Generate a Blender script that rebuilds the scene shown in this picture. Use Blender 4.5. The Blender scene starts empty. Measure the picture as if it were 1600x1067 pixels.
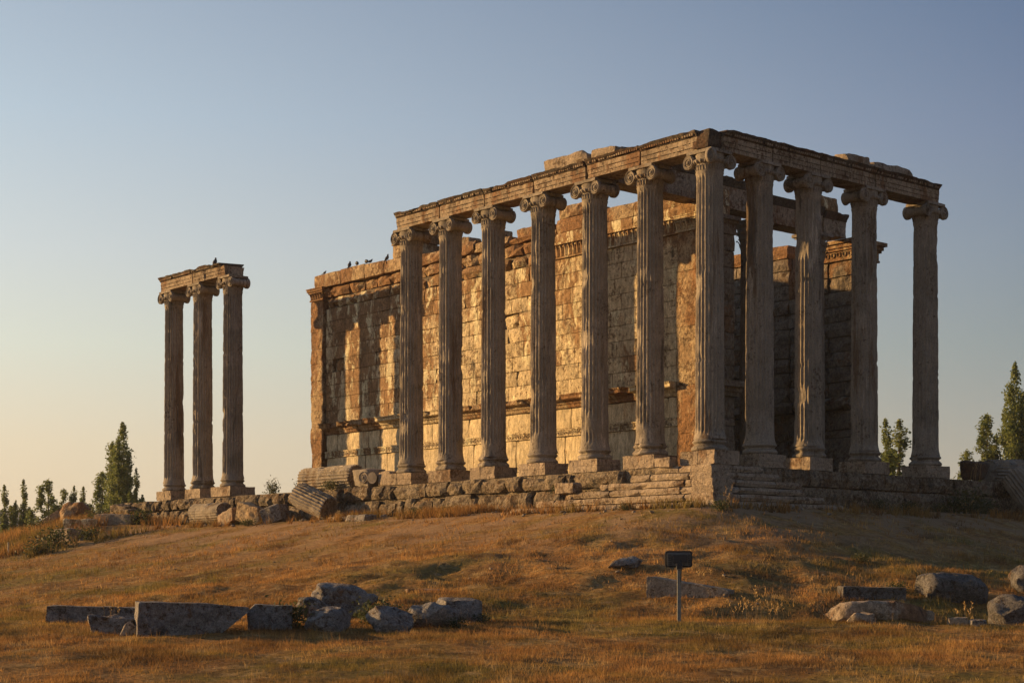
import bpy, bmesh, math, random
import numpy as np
from mathutils import Vector, Matrix, noise
PI = math.pi
R = math.radians
scene = bpy.context.scene
COL = scene.collection

# ------------------------------------------------------------------ camera, sky, sun, exposure
CAM = Vector((35.83, -38.93, -3.826))
YAW = 139.476
FW = Vector((math.cos(R(YAW)), math.sin(R(YAW)), 0))
RT = Vector((math.sin(R(YAW)), -math.cos(R(YAW)), 0))
cd = bpy.data.cameras.new('camera')
cd.sensor_width = 36; cd.lens = 57.87; cd.shift_y = 0.2244
cd.clip_start = 0.1; cd.clip_end = 20000
cam = bpy.data.objects.new('camera', cd); COL.objects.link(cam)
cam.location = CAM
cam.rotation_euler = (PI/2, 0, R(YAW) - PI/2)
scene.camera = cam

SUN_AZ = 212.1          # compass angle of the sun, counter-clockwise from +X
SUN_EL = 11.0
sv = Vector((math.cos(R(SUN_AZ))*math.cos(R(SUN_EL)), math.sin(R(SUN_AZ))*math.cos(R(SUN_EL)), math.sin(R(SUN_EL))))
world = bpy.data.worlds.new('World'); scene.world = world
world.use_nodes = True
wn = world.node_tree; wn.nodes.clear()
sky = wn.nodes.new('ShaderNodeTexSky'); sky.sky_type = 'NISHITA'
sky.sun_disc = False
sky.sun_elevation = R(SUN_EL); sky.sun_rotation = R(90 - SUN_AZ)
sky.altitude = 1000; sky.air_density = 1.0; sky.dust_density = 2.2; sky.ozone_density = 2.0
bg = wn.nodes.new('ShaderNodeBackground'); bg.inputs['Strength'].default_value = 0.108
wo = wn.nodes.new('ShaderNodeOutputWorld')
# evening haze over the clear sky: warm and pale low towards the sun, grey-blue away from it
EXPO = 1.1
def lin(c): return [((x/255+.055)/1.055)**2.4/(0.10*2**EXPO) for x in c]
def sky_ramp(stops):
    r = wn.nodes.new('ShaderNodeValToRGB'); e = r.color_ramp.elements
    while len(e) < len(stops): e.new(.5)
    for q, (p, c) in zip(e, stops): q.position = p; q.color = (*lin(c), 1)
    return r
def wmath(op, a, b):
    x = wn.nodes.new('ShaderNodeMath'); x.operation = op
    for v, k in ((a, 0), (b, 1)):
        if hasattr(v, 'is_linked'): wn.links.new(v, x.inputs[k])
        else: x.inputs[k].default_value = v
    return x.outputs[0]
tc = wn.nodes.new('ShaderNodeTexCoord'); sep = wn.nodes.new('ShaderNodeSeparateXYZ'); wn.links.new(tc.outputs['Generated'], sep.inputs[0])
side = wmath('ADD', wmath('MULTIPLY', sep.outputs[0], math.cos(R(SUN_AZ))), wmath('MULTIPLY', sep.outputs[1], math.sin(R(SUN_AZ))))
away = sky_ramp([(0, (168, 150, 134)), (.075, (150, 147, 138)), (.132, (133, 141, 140)), (.187, (124, 136, 148)), (.25, (111, 125, 149)), (.327, (88, 108, 138)), (.6, (70, 92, 128)), (1, (60, 82, 118))])
near = sky_ramp([(0, (218, 190, 157)), (.075, (224, 204, 171)), (.132, (215, 214, 194)), (.187, (204, 208, 204)), (.262, (182, 196, 205)), (.327, (165, 179, 192)), (.6, (120, 145, 175)), (1, (75, 100, 138))])
for r in (away, near): wn.links.new(sep.outputs[2], r.inputs[0])
mxs = wn.nodes.new('ShaderNodeMix'); mxs.data_type = 'RGBA'
wn.links.new(wmath('MULTIPLY', side, 1/.56), mxs.inputs[0]); wn.links.new(away.outputs[0], mxs.inputs[6]); wn.links.new(near.outputs[0], mxs.inputs[7])
mxh = wn.nodes.new('ShaderNodeMix'); mxh.data_type = 'RGBA'; mxh.inputs[0].default_value = .88
wn.links.new(sky.outputs[0], mxh.inputs[6]); wn.links.new(mxs.outputs[2], mxh.inputs[7])
wn.links.new(mxh.outputs[2], bg.inputs[0]); wn.links.new(bg.outputs[0], wo.inputs[0])

sd = bpy.data.lights.new('sun', 'SUN'); sd.energy = 4.2; sd.angle = R(0.5); sd.color = (1.0, 0.61, 0.245)
sun = bpy.data.objects.new('sun', sd); COL.objects.link(sun)
sun.rotation_euler = sv.to_track_quat('Z', 'Y').to_euler()
sun.location = (-60, -40, 40)
vs = scene.view_settings
vs.view_transform = 'Standard'; vs.look = 'None'; vs.gamma = 1; vs.use_curve_mapping = False
vs.exposure = EXPO

# ------------------------------------------------------------------ helpers
def tag(o, label=None, cat=None, group=None, kind=None):
    if label: o['label'] = label
    if cat: o['category'] = cat
    if group: o['group'] = group
    if kind: o['kind'] = kind
    elif cat: o['kind'] = 'thing'
    return o
def thing(name, label, cat, loc=(0, 0, 0), rotz=0, group=None):
    o = bpy.data.objects.new(name, None); COL.objects.link(o)
    o.empty_display_size = 0.2
    o.location = loc; o.rotation_euler = (0, 0, rotz)
    return tag(o, label, cat, group)
def link(name, me, parent=None, loc=None, rot=None, scale=None):
    o = bpy.data.objects.new(name, me); COL.objects.link(o)
    if parent: o.parent = parent
    if loc is not None: o.location = loc
    if rot is not None: o.rotation_euler = rot
    if scale is not None: o.scale = scale
    return o
def mesh(name, V, F, mat, smooth=False, sharp=None):
    me = bpy.data.meshes.new(name)
    me.from_pydata([tuple(v) for v in V], [], F)
    if mat: me.materials.append(mat)
    if smooth:
        me.polygons.foreach_set('use_smooth', [True]*len(me.polygons))
        if sharp: me.set_sharp_from_angle(angle=R(sharp))
    me.update()
    return me
def from_bm(name, bm, mat, smooth=False, sharp=None):
    bmesh.ops.recalc_face_normals(bm, faces=bm.faces)
    me = bpy.data.meshes.new(name); bm.to_mesh(me); bm.free()
    if mat: me.materials.append(mat)
    if smooth:
        me.polygons.foreach_set('use_smooth', [True]*len(me.polygons))
        if sharp: me.set_sharp_from_angle(angle=R(sharp))
    return me
def nz(p, s=1.0, off=0.0):
    return noise.noise((p[0]*s+off, p[1]*s+off*1.7, p[2]*s-off*.6))
def fbm(p, s, off=0.0, o=4):
    return noise.fractal((p[0]*s+off, p[1]*s+off*1.3, p[2]*s+off*.7), 0.9, 2.1, o)
class MB:
    def __init__(s): s.V = []; s.F = []
    def add(s, V, F):
        n = len(s.V); s.V += [tuple(v) for v in V]; s.F += [tuple(i+n for i in f) for f in F]
    def box(s, x0, x1, y0, y1, z0, z1, M=None):
        V = [Vector((x, y, z)) for z in (z0, z1) for y in (y0, y1) for x in (x0, x1)]
        if M: V = [M @ v for v in V]
        s.add(V, [(0, 2, 3, 1), (4, 5, 7, 6), (0, 1, 5, 4), (2, 6, 7, 3), (0, 4, 6, 2), (1, 3, 7, 5)])
    def tube(s, pts, rad, n=8, cap=True):
        pts = [Vector(p) for p in pts]; V = []; F = []
        for i, p in enumerate(pts):
            t = (pts[min(i+1, len(pts)-1)] - pts[max(i-1, 0)]).normalized()
            a = t.orthogonal().normalized() if abs(t.z) < .9 else Vector((1, 0, 0)).cross(t).normalized()
            if abs(t.z) < .9: a = Vector((0, 0, 1)).cross(t).normalized()
            b = t.cross(a)
            r = rad[i] if hasattr(rad, '__len__') else rad
            for k in range(n):
                V.append(p + (a*math.cos(2*PI*k/n) + b*math.sin(2*PI*k/n))*r)
        for i in range(len(pts)-1):
            for k in range(n):
                k2 = (k+1) % n
                F.append((i*n+k, i*n+k2, (i+1)*n+k2, (i+1)*n+k))
        if cap:
            F.append(tuple(range(n))[::-1]); F.append(tuple(range((len(pts)-1)*n, len(pts)*n)))
        s.add(V, F)
    def lathe(s, prof, n=32, M=None, cap=True):
        V = []; F = []
        for r, z in prof:
            for k in range(n):
                v = Vector((r*math.cos(2*PI*k/n), r*math.sin(2*PI*k/n), z)); V.append(M @ v if M else v)
        m = len(prof)
        for i in range(m-1):
            for k in range(n):
                k2 = (k+1) % n
                F.append((i*n+k, i*n+k2, (i+1)*n+k2, (i+1)*n+k))
        if cap:
            F.append(tuple(range(n))[::-1]); F.append(tuple(range((m-1)*n, m*n)))
        s.add(V, F)
    def mesh(s, name, mat, smooth=False, sharp=None): return mesh(name, s.V, s.F, mat, smooth, sharp)

# ------------------------------------------------------------------ materials
class NT:
    def __init__(s, name):
        s.m = bpy.data.materials.new(name); s.m.use_nodes = True
        s.t = s.m.node_tree; s.t.nodes.clear()
        s.out = s.n('ShaderNodeOutputMaterial'); s.b = s.n('ShaderNodeBsdfPrincipled')
        s.l(s.b.outputs[0], s.out.inputs[0])
        s.b.inputs['Specular IOR Level'].default_value = 0.25
    def n(s, t, **k):
        x = s.t.nodes.new(t)
        for a, b in k.items(): setattr(x, a, b)
        return x
    def l(s, a, b): s.t.links.new(a, b)
    def pos(s, scale=(1, 1, 1)):
        g = s.n('ShaderNodeNewGeometry'); mp = s.n('ShaderNodeMapping'); mp.inputs['Scale'].default_value = scale
        s.l(g.outputs['Position'], mp.inputs['Vector']); return mp.outputs[0]
    def noise(s, vec, scale, detail=6, rough=.6, dist=0):
        x = s.n('ShaderNodeTexNoise'); x.inputs['Scale'].default_value = scale; x.inputs['Detail'].default_value = detail
        x.inputs['Roughness'].default_value = rough; x.inputs['Distortion'].default_value = dist
        s.l(vec, x.inputs['Vector']); return x.outputs['Fac']
    def vor(s, vec, scale, feature='F1'):
        x = s.n('ShaderNodeTexVoronoi', feature=feature); x.inputs['Scale'].default_value = scale
        s.l(vec, x.inputs['Vector']); return x.outputs['Distance']
    def ramp(s, fac, stops, interp='LINEAR'):
        x = s.n('ShaderNodeValToRGB'); r = x.color_ramp; r.interpolation = interp
        while len(r.elements) < len(stops): r.elements.new(.5)
        for e, (p, c) in zip(r.elements, stops):
            e.position = p; e.color = (c, c, c, 1) if not hasattr(c, '__len__') else (*c, 1)
        s.l(fac, x.inputs[0]); return x.outputs[0]
    def mix(s, fac, a, b, mode='MIX'):
        x = s.n('ShaderNodeMix', data_type='RGBA', blend_type=mode)
        if hasattr(fac, 'is_linked'): s.l(fac, x.inputs[0])
        else: x.inputs[0].default_value = fac
        for v, i in ((a, 6), (b, 7)):
            if hasattr(v, 'is_linked'): s.l(v, x.inputs[i])
            else: x.inputs[i].default_value = (*v, 1) if len(v) == 3 else v
        return x.outputs[2]
    def math(s, op, a, b=0.0):
        x = s.n('ShaderNodeMath', operation=op)
        for v, i in ((a, 0), (b, 1)):
            if hasattr(v, 'is_linked'): s.l(v, x.inputs[i])
            else: x.inputs[i].default_value = v
        return x.outputs[0]
    def rand(s): return s.n('ShaderNodeObjectInfo').outputs['Random']
    def bump(s, h, strength, dist):
        x = s.n('ShaderNodeBump'); x.inputs['Strength'].default_value = strength; x.inputs['Distance'].default_value = dist
        s.l(h, x.inputs['Height']); s.l(x.outputs[0], s.b.inputs['Normal'])
    def color(s, c, rough=.9):
        if hasattr(c, 'is_linked'): s.l(c, s.b.inputs['Base Color'])
        else: s.b.inputs['Base Color'].default_value = (*c, 1)
        s.b.inputs['Roughness'].default_value = rough
        return s.m

def stone(name, pale, mid, rust, dark, rust_amt=.5, dark_amt=.5, spot=.4, stretch=1.0, bump=.6, rnd=.25, rscale=.45, wallstain=False, lump=.4, white=0.0, tone=.12, grain=.48):
    t = NT(name); P = t.pos(); Pz = t.pos((1, 1, stretch)); rv = t.rand()
    c = t.mix(t.ramp(t.noise(P, 1.1, 6, .65), [(.38, 0.0), (.62, 1.0)]), pale, mid)
    c = t.mix(t.math('MULTIPLY', rv, rnd*2), c, mid)
    # broad rust-coloured lichen with a ragged edge
    m = t.noise(Pz, rscale, 10, .74, .3)
    m = t.math('ADD', m, t.math('MULTIPLY', t.math('SUBTRACT', rv, .5), .10))
    if wallstain:      # lichen is thicker high on the wall and towards its far end
        sx = t.n('ShaderNodeSeparateXYZ'); t.l(P, sx.inputs[0])
        mr = t.n('ShaderNodeMapRange'); mr.inputs[1].default_value = 7.2; mr.inputs[2].default_value = 9.2; mr.inputs[3].default_value = 0; mr.inputs[4].default_value = .16; t.l(sx.outputs[2], mr.inputs[0])
        m2 = t.n('ShaderNodeMapRange'); m2.inputs[1].default_value = -17; m2.inputs[2].default_value = -23; m2.inputs[3].default_value = 0; m2.inputs[4].default_value = .11; t.l(sx.outputs[0], m2.inputs[0])
        m3 = t.n('ShaderNodeMapRange'); m3.inputs[1].default_value = 2.6; m3.inputs[2].default_value = 4.2; m3.inputs[3].default_value = -.12; m3.inputs[4].default_value = 0; t.l(sx.outputs[2], m3.inputs[0])
        m = t.math('ADD', m, t.math('ADD', mr.outputs[0], t.math('ADD', m2.outputs[0], m3.outputs[0])))
    a = .66 - .26*rust_amt
    c = t.mix(t.ramp(m, [(a, 0.0), (a+.05, .9)]), c, rust)
    # speckled brown lichen, dense in places
    dens = t.ramp(t.noise(P, .8, 4, .6), [(.36, -.05), (.64, .07)])
    spf = t.math('ADD', t.noise(P, 7.5, 6, .8), t.math('MULTIPLY', t.math('SUBTRACT', t.noise(P, .9, 4, .6), .5), .5))
    q = .66-.20*spot
    c = t.mix(t.ramp(spf, [(q, 0.0), (q+.05, .82)]), c, [x*.5 for x in rust])
    if white: c = t.mix(t.ramp(t.noise(Pz, 1.9, 8, .75, .4), [(.62-.1*white, 0.0), (.66-.1*white, .8)]), c, [min(.62, x*1.25) for x in pale])
    # dark runs and crust
    d = t.noise(Pz, 1.7, 10, .78, .2)
    b = .70 - .24*dark_amt
    c = t.mix(t.ramp(d, [(b, 0.0), (b+.07, .85)]), c, dark)
    f = t.ramp(t.noise(P, 34, 4, .75), [(.3, .55), (.7, 1.38)])
    c = t.mix(1.0, c, f, 'MULTIPLY')
    f2 = t.ramp(t.noise(t.pos((1, 1, max(.22, stretch))), 10, 5, .8), [(.34, 1-grain), (.5, 1.0), (.66, 1+grain*.9)])
    c = t.mix(1.0, c, f2, 'MULTIPLY')
    if tone: c = t.mix(1.0, c, t.ramp(rv, [(0, 1-tone), (1, 1+tone)]), 'MULTIPLY')
    pits = t.math('MULTIPLY', t.ramp(t.vor(P, 15), [(.0, 0.0), (.28, 1.0)]), t.ramp(t.noise(P, 2.2, 4), [(.42, .0), (.58, .6)]))
    h = t.math('ADD', t.math('MULTIPLY', t.noise(P, 3.2, 8, .72), lump), pits)
    h = t.math('ADD', h, t.math('MULTIPLY', t.noise(P, 22, 6, .75), .55))
    t.bump(h, bump, .06)
    return t.color(c, .92)

M = {}
M['column'] = stone('column_marble', (.31, .262, .205), (.19, .160, .122), (.125, .083, .05), (.058, .051, .044), .32, .60, .34, .12, .22, .35, .8, lump=.2, white=.35, tone=.2, grain=.2)
M['wall'] = stone('wall_limestone', (.55, .445, .28), (.44, .35, .21), (.20, .108, .046), (.085, .07, .052), .46, .50, .66, .40, .45, .12, .5, True, lump=.10, white=.75, tone=.10)
M['wall_rust'] = stone('wall_limestone_rust', (.42, .32, .19), (.30, .205, .115), (.19, .095, .04), (.085, .065, .045), .72, .42, .6, .6, .8, .3, .5, lump=.4)
M['panel'] = stone('wall_panel_stone', (.57, .47, .30), (.48, .385, .235), (.28, .17, .08), (.13, .10, .07), .22, .40, .25, .25, .4, .3, .5, lump=.2)
M['beam'] = stone('beam_marble', (.33, .265, .19), (.225, .17, .115), (.15, .078, .038), (.06, .048, .038), .55, .5, .5, .5, .4, .3, .6, lump=.3)
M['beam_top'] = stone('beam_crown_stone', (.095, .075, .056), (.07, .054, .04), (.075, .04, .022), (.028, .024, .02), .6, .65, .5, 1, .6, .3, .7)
M['podium'] = stone('podium_conglomerate', (.30, .24, .165), (.19, .148, .10), (.14, .085, .045), (.045, .04, .033), .4, .66, .8, 1, 1.6, .4, 1.3, lump=.8)
M['step'] = stone('step_stone', (.34, .27, .195), (.24, .185, .13), (.15, .09, .05), (.06, .05, .042), .36, .48, .55, .7, .7, .3, .9, lump=.35, grain=.36)
M['rock'] = stone('field_rock', (.31, .285, .26), (.20, .18, .165), (.15, .088, .05), (.055, .05, .047), .34, .55, .62, 1, 1.5, .35, 1.8, lump=.9)
M['ruin'] = stone('weathered_limestone_shade_tint', (.22, .18, .135), (.155, .125, .09), (.14, .075, .035), (.05, .042, .035), .4, .6, .5, .7, .9, .3, .6)  # weathered limestone for unlit wall faces, their shade mixed into the base colour
M['rock_dark'] = stone('shaded_lichen_rock', (.20, .185, .17), (.105, .095, .086), (.12, .07, .04), (.04, .037, .035), .30, .5, .55, 1, 1.6, .35, 2.2, lump=1.0)  # darker copy of field_rock: the temple's shadow put into the stone colour
M['core'] = stone('rubble_core', (.20, .16, .12), (.14, .11, .08), (.12, .07, .04), (.05, .04, .035), .4, .5, .5, 1, .8, .1, 1)

def flat(name, c, rough=.6, metal=0.0, var=.25):
    t = NT(name); P = t.pos()
    f = t.ramp(t.noise(P, 14, 4, .6), [(.3, 1-var), (.7, 1+var*.6)])
    t.b.inputs['Metallic'].default_value = metal
    return t.color(t.mix(1.0, c, f, 'MULTIPLY'), rough)
M['black_metal'] = flat('weathered_black_metal', (.028, .028, .03), .5)
M['dark_plate'] = flat('dark_grey_plate', (.10, .105, .105), .55)
M['post'] = flat('painted_steel_post', (.20, .19, .16), .6)
M['bark'] = flat('poplar_bark', (.13, .10, .075), .9)
M['bird'] = flat('pigeon_feathers', (.05, .05, .058), .7)
M['stalk'] = flat('dry_stalk', (.34, .22, .09), .9)

def leafmat(name, a, b):
    t = NT(name); P = t.pos()
    c = t.mix(t.ramp(t.noise(P, .9, 4, .7), [(.35, 0.0), (.65, 1.0)]), a, b)
    tr = t.n('ShaderNodeBsdfTranslucent'); t.l(c, tr.inputs[0])
    mx = t.n('ShaderNodeMixShader'); mx.inputs[0].default_value = .42
    t.color(c, .6)
    t.l(t.b.outputs[0], mx.inputs[1]); t.l(tr.outputs[0], mx.inputs[2]); t.l(mx.outputs[0], t.out.inputs[0])
    return t.m
M['leaf'] = leafmat('poplar_leaves', (.11, .145, .04), (.20, .22, .065))
M['shrub'] = leafmat('shrub_leaves', (.045, .06, .022), (.09, .09, .035))

def ground_nodes(t, blades=False):
    P = t.pos()
    big = t.noise(t.pos((1, 1, 0)), .16, 4, .6, .4)
    med = t.noise(t.pos((1, 1, 0)), .75, 6, .65, .3)
    fine = t.noise(P, 7, 6, .75)
    c = t.mix(t.ramp(med, [(.36, 0.0), (.64, 1.0)]), (.21, .108, .040), (.44, .24, .08))
    c = t.mix(t.ramp(t.math('ADD', t.math('MULTIPLY', big, .6), t.math('MULTIPLY', med, .4)), [(.475, 0.0), (.585, .85)]), c, (.155, .132, .038))
    c = t.mix(t.ramp(t.noise(t.pos((1, 1, 0)), .4, 5, .6), [(.54, 0.0), (.64, .75)]), c, (.105, .062, .028))
    c = t.mix(t.ramp(t.noise(t.pos((1, 1, 0)), 1.3, 6, .7, .5), [(.53, 0.0), (.63, .7)]), c, (.42, .29, .13))
    if not blades:
        c = t.mix(t.ramp(fine, [(.34, .85), (.55, 0.0)]), c, (.05, .033, .016))
        c = t.mix(t.ramp(t.noise(P, 2.6, 6, .8), [(.58, 0.0), (.68, .6)]), c, (.36, .245, .15))
        sx = t.n('ShaderNodeSeparateXYZ'); t.l(P, sx.inputs[0])
        up = t.n('ShaderNodeMapRange'); up.inputs[1].default_value = -3.9; up.inputs[2].default_value = -2.3; t.l(sx.outputs[2], up.inputs[0])
        c = t.mix(t.math('MULTIPLY', up.outputs[0], t.ramp(t.noise(t.pos((.5, .5, 0)), .9, 6, .7), [(.44, 0.0), (.54, .8)])), c, (.31, .205, .12))
    return P, c, fine
t = NT('dry_grass_ground'); P, c, fine = ground_nodes(t)
h = t.math('ADD', t.math('MULTIPLY', t.noise(P, 2.4, 8, .72), 1.0), t.math('MULTIPLY', t.noise(P, 11, 6, .75), .5))
t.bump(h, 1.0, .12); M['ground'] = t.color(c, 1.0); t.b.inputs['Specular IOR Level'].default_value = 0.05
t = NT('dry_grass_blades'); P, c, fine = ground_nodes(t, True)
at = t.n('ShaderNodeAttribute', attribute_name='shade'); 
c = t.mix(1.0, c, t.ramp(at.outputs['Fac'], [(0, .65), (1, 1.75)]), 'MULTIPLY')
tr = t.n('ShaderNodeBsdfTranslucent'); t.l(c, tr.inputs[0]); mx = t.n('ShaderNodeMixShader'); mx.inputs[0].default_value = .35
M['grass'] = t.color(c, 1.0); t.b.inputs['Specular IOR Level'].default_value = 0.05
t.l(t.b.outputs[0], mx.inputs[1]); t.l(tr.outputs[0], mx.inputs[2]); t.l(mx.outputs[0], t.out.inputs[0])
t = NT('hill_forest'); P = t.pos()
M['hill'] = t.color(t.mix(t.ramp(t.noise(P, .01, 5), [(.4, 0.0), (.6, 1.0)]), (.05, .055, .03), (.10, .085, .05)), 1.0)

# ------------------------------------------------------------------ ground
GR = np.array([[0, -1.75], [1.5, -2.], [3.6, -2.5], [8.4, -3.4], [12, -4.0], [15.9, -4.55], [18, -4.88], [24, -5.5], [60, -7.5], [9000, -7.5]])
def ground_np(x, y):
    rx = x-CAM.x; ry = y-CAM.y
    d = rx*FW.x + ry*FW.y; s = rx*RT.x + ry*RT.y
    dx = np.maximum(np.maximum(x-1.8, 0)*1.25, (-45-x)*.62); dy = np.maximum(np.maximum(-1.8-y, 0), y-22)
    r = np.hypot(dx, dy)
    g = np.interp(r, GR[:, 0], GR[:, 1])
    fld = np.where(d < 33, -5.43+(np.maximum(d, -40)-23.5)*.062, -4.84-(np.minimum(d, 120)-33)*.03)
    h = np.logaddexp(g/.12, fld/.12)*.12
    q = np.clip((s-2)/3, 0, 1)
    h = h - .25*np.exp(-((d-35)/1.3)**2)*q
    h = np.where(d > 130, np.minimum(h, -7), h)
    inside = (x < .7) & (x > -38.4) & (y > -.7) & (y < 20)
    return np.where(inside, -1.9, h), r, d, s
def vnoise(x, y, seed=0):
    rng = np.random.RandomState(seed); T = rng.rand(256, 256)
    xi = np.floor(x).astype(int); yi = np.floor(y).astype(int); fx = x-xi; fy = y-yi
    fx = fx*fx*(3-2*fx); fy = fy*fy*(3-2*fy)
    g = lambda a, b: T[a % 256, b % 256]
    return (g(xi, yi)*(1-fx)+g(xi+1, yi)*fx)*(1-fy)+(g(xi, yi+1)*(1-fx)+g(xi+1, yi+1)*fx)*fy - .5
def gz(x, y):
    x = np.asarray(x, float); y = np.asarray(y, float)
    h, r, d, s = ground_np(x, y)
    amp = np.clip((r-.3)/4, .15, 1)
    slope = np.clip(1-np.abs(d-42)/11, .25, 1)
    n = vnoise(x*.22, y*.22, 1)*.42*slope + vnoise(x*.62, y*.62, 2)*.20*slope + vnoise(x*1.6, y*1.6, 3)*.19*slope + vnoise(x*3.6, y*3.6, 4)*.10*(.4+.6*slope)
    rise = .52*np.exp(-((x+37)/4.5)**2-((y+4)/3.2)**2)
    return h + n*amp + rise
def ground_at(x, y): return float(gz(np.array([x]), np.array([y]))[0])

def axis(lo, hi, step, far, grow=1.22):
    a = list(np.arange(lo, hi+1e-6, step)); st = step
    x = a[-1]
    while x < far: st *= grow; x += st; a.append(x)
    st = step; x = a[0]; b = []
    while x > -far: st *= grow; x -= st; b.append(x)
    return np.array(b[::-1]+a)
sa = axis(-24, 24, .22, 1700); da = axis(21, 70, .22, 1700)
S, D = np.meshgrid(sa, da)
X = CAM.x + FW.x*D + RT.x*S; Y = CAM.y + FW.y*D + RT.y*S
Z = gz(X, Y)
ns, nd = len(sa), len(da)
V = np.stack([X, Y, Z], -1).reshape(-1, 3)
i = np.arange(nd-1)[:, None]*ns + np.arange(ns-1)[None]
F = np.stack([i, i+1, i+1+ns, i+ns], -1).reshape(-1, 4)
me = bpy.data.meshes.new('ground'); me.vertices.add(len(V)); me.vertices.foreach_set('co', V.ravel())
me.loops.add(F.size); me.loops.foreach_set('vertex_index', F.ravel())
me.polygons.add(len(F)); me.polygons.foreach_set('loop_start', np.arange(0, F.size, 4)); me.polygons.foreach_set('loop_total', np.full(len(F), 4))
me.polygons.foreach_set('use_smooth', np.ones(len(F), bool)); me.update(calc_edges=True); me.validate()
me.materials.append(M['ground'])
tag(link('ground', me), kind='structure')

# far hill
hv = []; hf = []
n = 110
for k in range(n+1):
    u = -900 + 1900*k/n
    q = min(1, max(0, (u-35)/120)); q = q*q*(3-2*q)
    hgt = 60*(1-q) + 7*q + 3*noise.noise((u*.012, 3, 1)) + 1.2*noise.noise((u*.06, 7, 1))
    base = CAM + FW*1500 + RT*((u-800)/2572*1500)
    for dd, hh in ((-160, 0), (-80, .45), (0, 1), (120, .6), (260, 0)):
        p = base + FW*dd; hv.append((p.x, p.y, -8.2 + max(hgt, 2)*hh))
for k in range(n):
    for j in range(4): a = k*5+j; hf.append((a, a+5, a+6, a+1))
tag(link('hill', mesh('hill', hv, hf, M['hill'], True)), kind='structure')

# evening haze in the air between here and the hill
hz = MB(); hz.box(-2600, 2600, -2600, 2600, -9.6, 62, Matrix.Rotation(R(YAW), 4, 'Z'))
hm = bpy.data.materials.new('evening_haze'); hm.use_nodes = True; ht = hm.node_tree; ht.nodes.clear()
pv = ht.nodes.new('ShaderNodeVolumePrincipled'); pv.inputs['Color'].default_value = (.93, .95, 1, 1); pv.inputs['Density'].default_value = .00017
ho = ht.nodes.new('ShaderNodeOutputMaterial'); ht.links.new(pv.outputs[0], ho.inputs['Volume'])
tag(link('haze', hz.mesh('haze', hm)), kind='stuff')

# platform floor inside the retaining walls
pf = MB(); pf.box(-38.2, .55, -.55, 20, -3, -.46)
tag(link('platform', pf.mesh('platform', M['podium'])), kind='structure')

# ------------------------------------------------------------------ stones
def block_mesh(name, w, h, dep, mat, rnd, rough=.02, chip=.04, nx=4, nz_=3, bulge=0.0):
    """stone with a worn front face looking along -y; x 0..w, z 0..h, y 0..dep"""
    V = []; F = []
    for j in range(nz_):
        for k in range(nx):
            x = w*k/(nx-1); z = h*j/(nz_-1); y = rnd.uniform(-rough, rough)
            ex = k in (0, nx-1); ez = j in (0, nz_-1)
            if ex or ez: y += chip*rnd.uniform(.35, 1)
            if ex and ez: y += chip*rnd.uniform(.2, 2.4)
            if not (ex or ez): y -= bulge
            if ex: x += (1 if k == 0 else -1)*rnd.uniform(0, chip*.55)
            else: x += rnd.uniform(-.06, .06)*w/nx
            if ez: z += (1 if j == 0 else -1)*rnd.uniform(0, chip*.55)
            V.append((x, y, z))
    g = lambda j, k: j*nx+k
    for j in range(nz_-1):
        for k in range(nx-1): F.append((g(j, k), g(j, k+1), g(j+1, k+1), g(j+1, k)))
    ring = [g(0, k) for k in range(nx)] + [g(j, nx-1) for j in range(1, nz_)] + [g(nz_-1, k) for k in range(nx-2, -1, -1)] + [g(j, 0) for j in range(nz_-2, 0, -1)]
    b0 = len(V)
    for q in ring: V.append((V[q][0], dep, V[q][2]))
    m = len(ring)
    for q in range(m): F.append((ring[(q+1) % m], ring[q], b0+q, b0+(q+1) % m))
    F.append(tuple(range(b0+m-1, b0-1, -1)))
    return mesh(name, V, F, mat)

def rock_mesh(name, dims, mat, seed, boxy=.6, rough=.07, subdiv=3, layers=0.0, npts=18):
    rnd = random.Random(seed)
    bm = bmesh.new()
    for k in range(npts):
        v = Vector((rnd.uniform(-1, 1), rnd.uniform(-1, 1), rnd.uniform(-1, 1)))
        m = max(abs(v.x), abs(v.y), abs(v.z)); s = v.length
        v = v/(m*boxy + s*(1-boxy))*rnd.uniform(.86, 1)
        bm.verts.new(v)
    if boxy > .5:
        for x in (-1, 1):
            for y in (-1, 1):
                for z in (-1, 1): bm.verts.new((x*rnd.uniform(.72, 1), y*rnd.uniform(.72, 1), z*rnd.uniform(.7, 1)))
    r = bmesh.ops.convex_hull(bm, input=bm.verts[:])
    bmesh.ops.delete(bm, geom=list({g for g in r['geom_interior']+r['geom_unused'] if isinstance(g, bmesh.types.BMVert)}), context='VERTS')
    for v in bm.verts: v.co = Vector((v.co.x*dims[0]/2, v.co.y*dims[1]/2, v.co.z*dims[2]/2))
    mx = max(dims)
    for it in range(subdiv):
        long = [e for e in bm.edges if e.calc_length() > mx*.09]
        if long: bmesh.ops.subdivide_edges(bm, edges=long, cuts=1, use_grid_fill=True)
        bmesh.ops.triangulate(bm, faces=bm.faces)
    bmesh.ops.smooth_vert(bm, verts=bm.verts, factor=.35, use_axis_x=True, use_axis_y=True, use_axis_z=True)
    bm.normal_update()
    k = min(dims)
    for v in bm.verts:
        n = fbm(v.co, 1.1/k, seed*3.1, 5)*rough*k + nz(v.co, 4.5/k, seed)*rough*.35*k
        if layers: n += layers*k*(abs(math.sin(v.co.z/k*13 + 2*nz(v.co, 1.5/k, 3)))-.5)
        v.co += v.normal*n
    return from_bm(name, bm, mat, True, 38)

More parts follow.
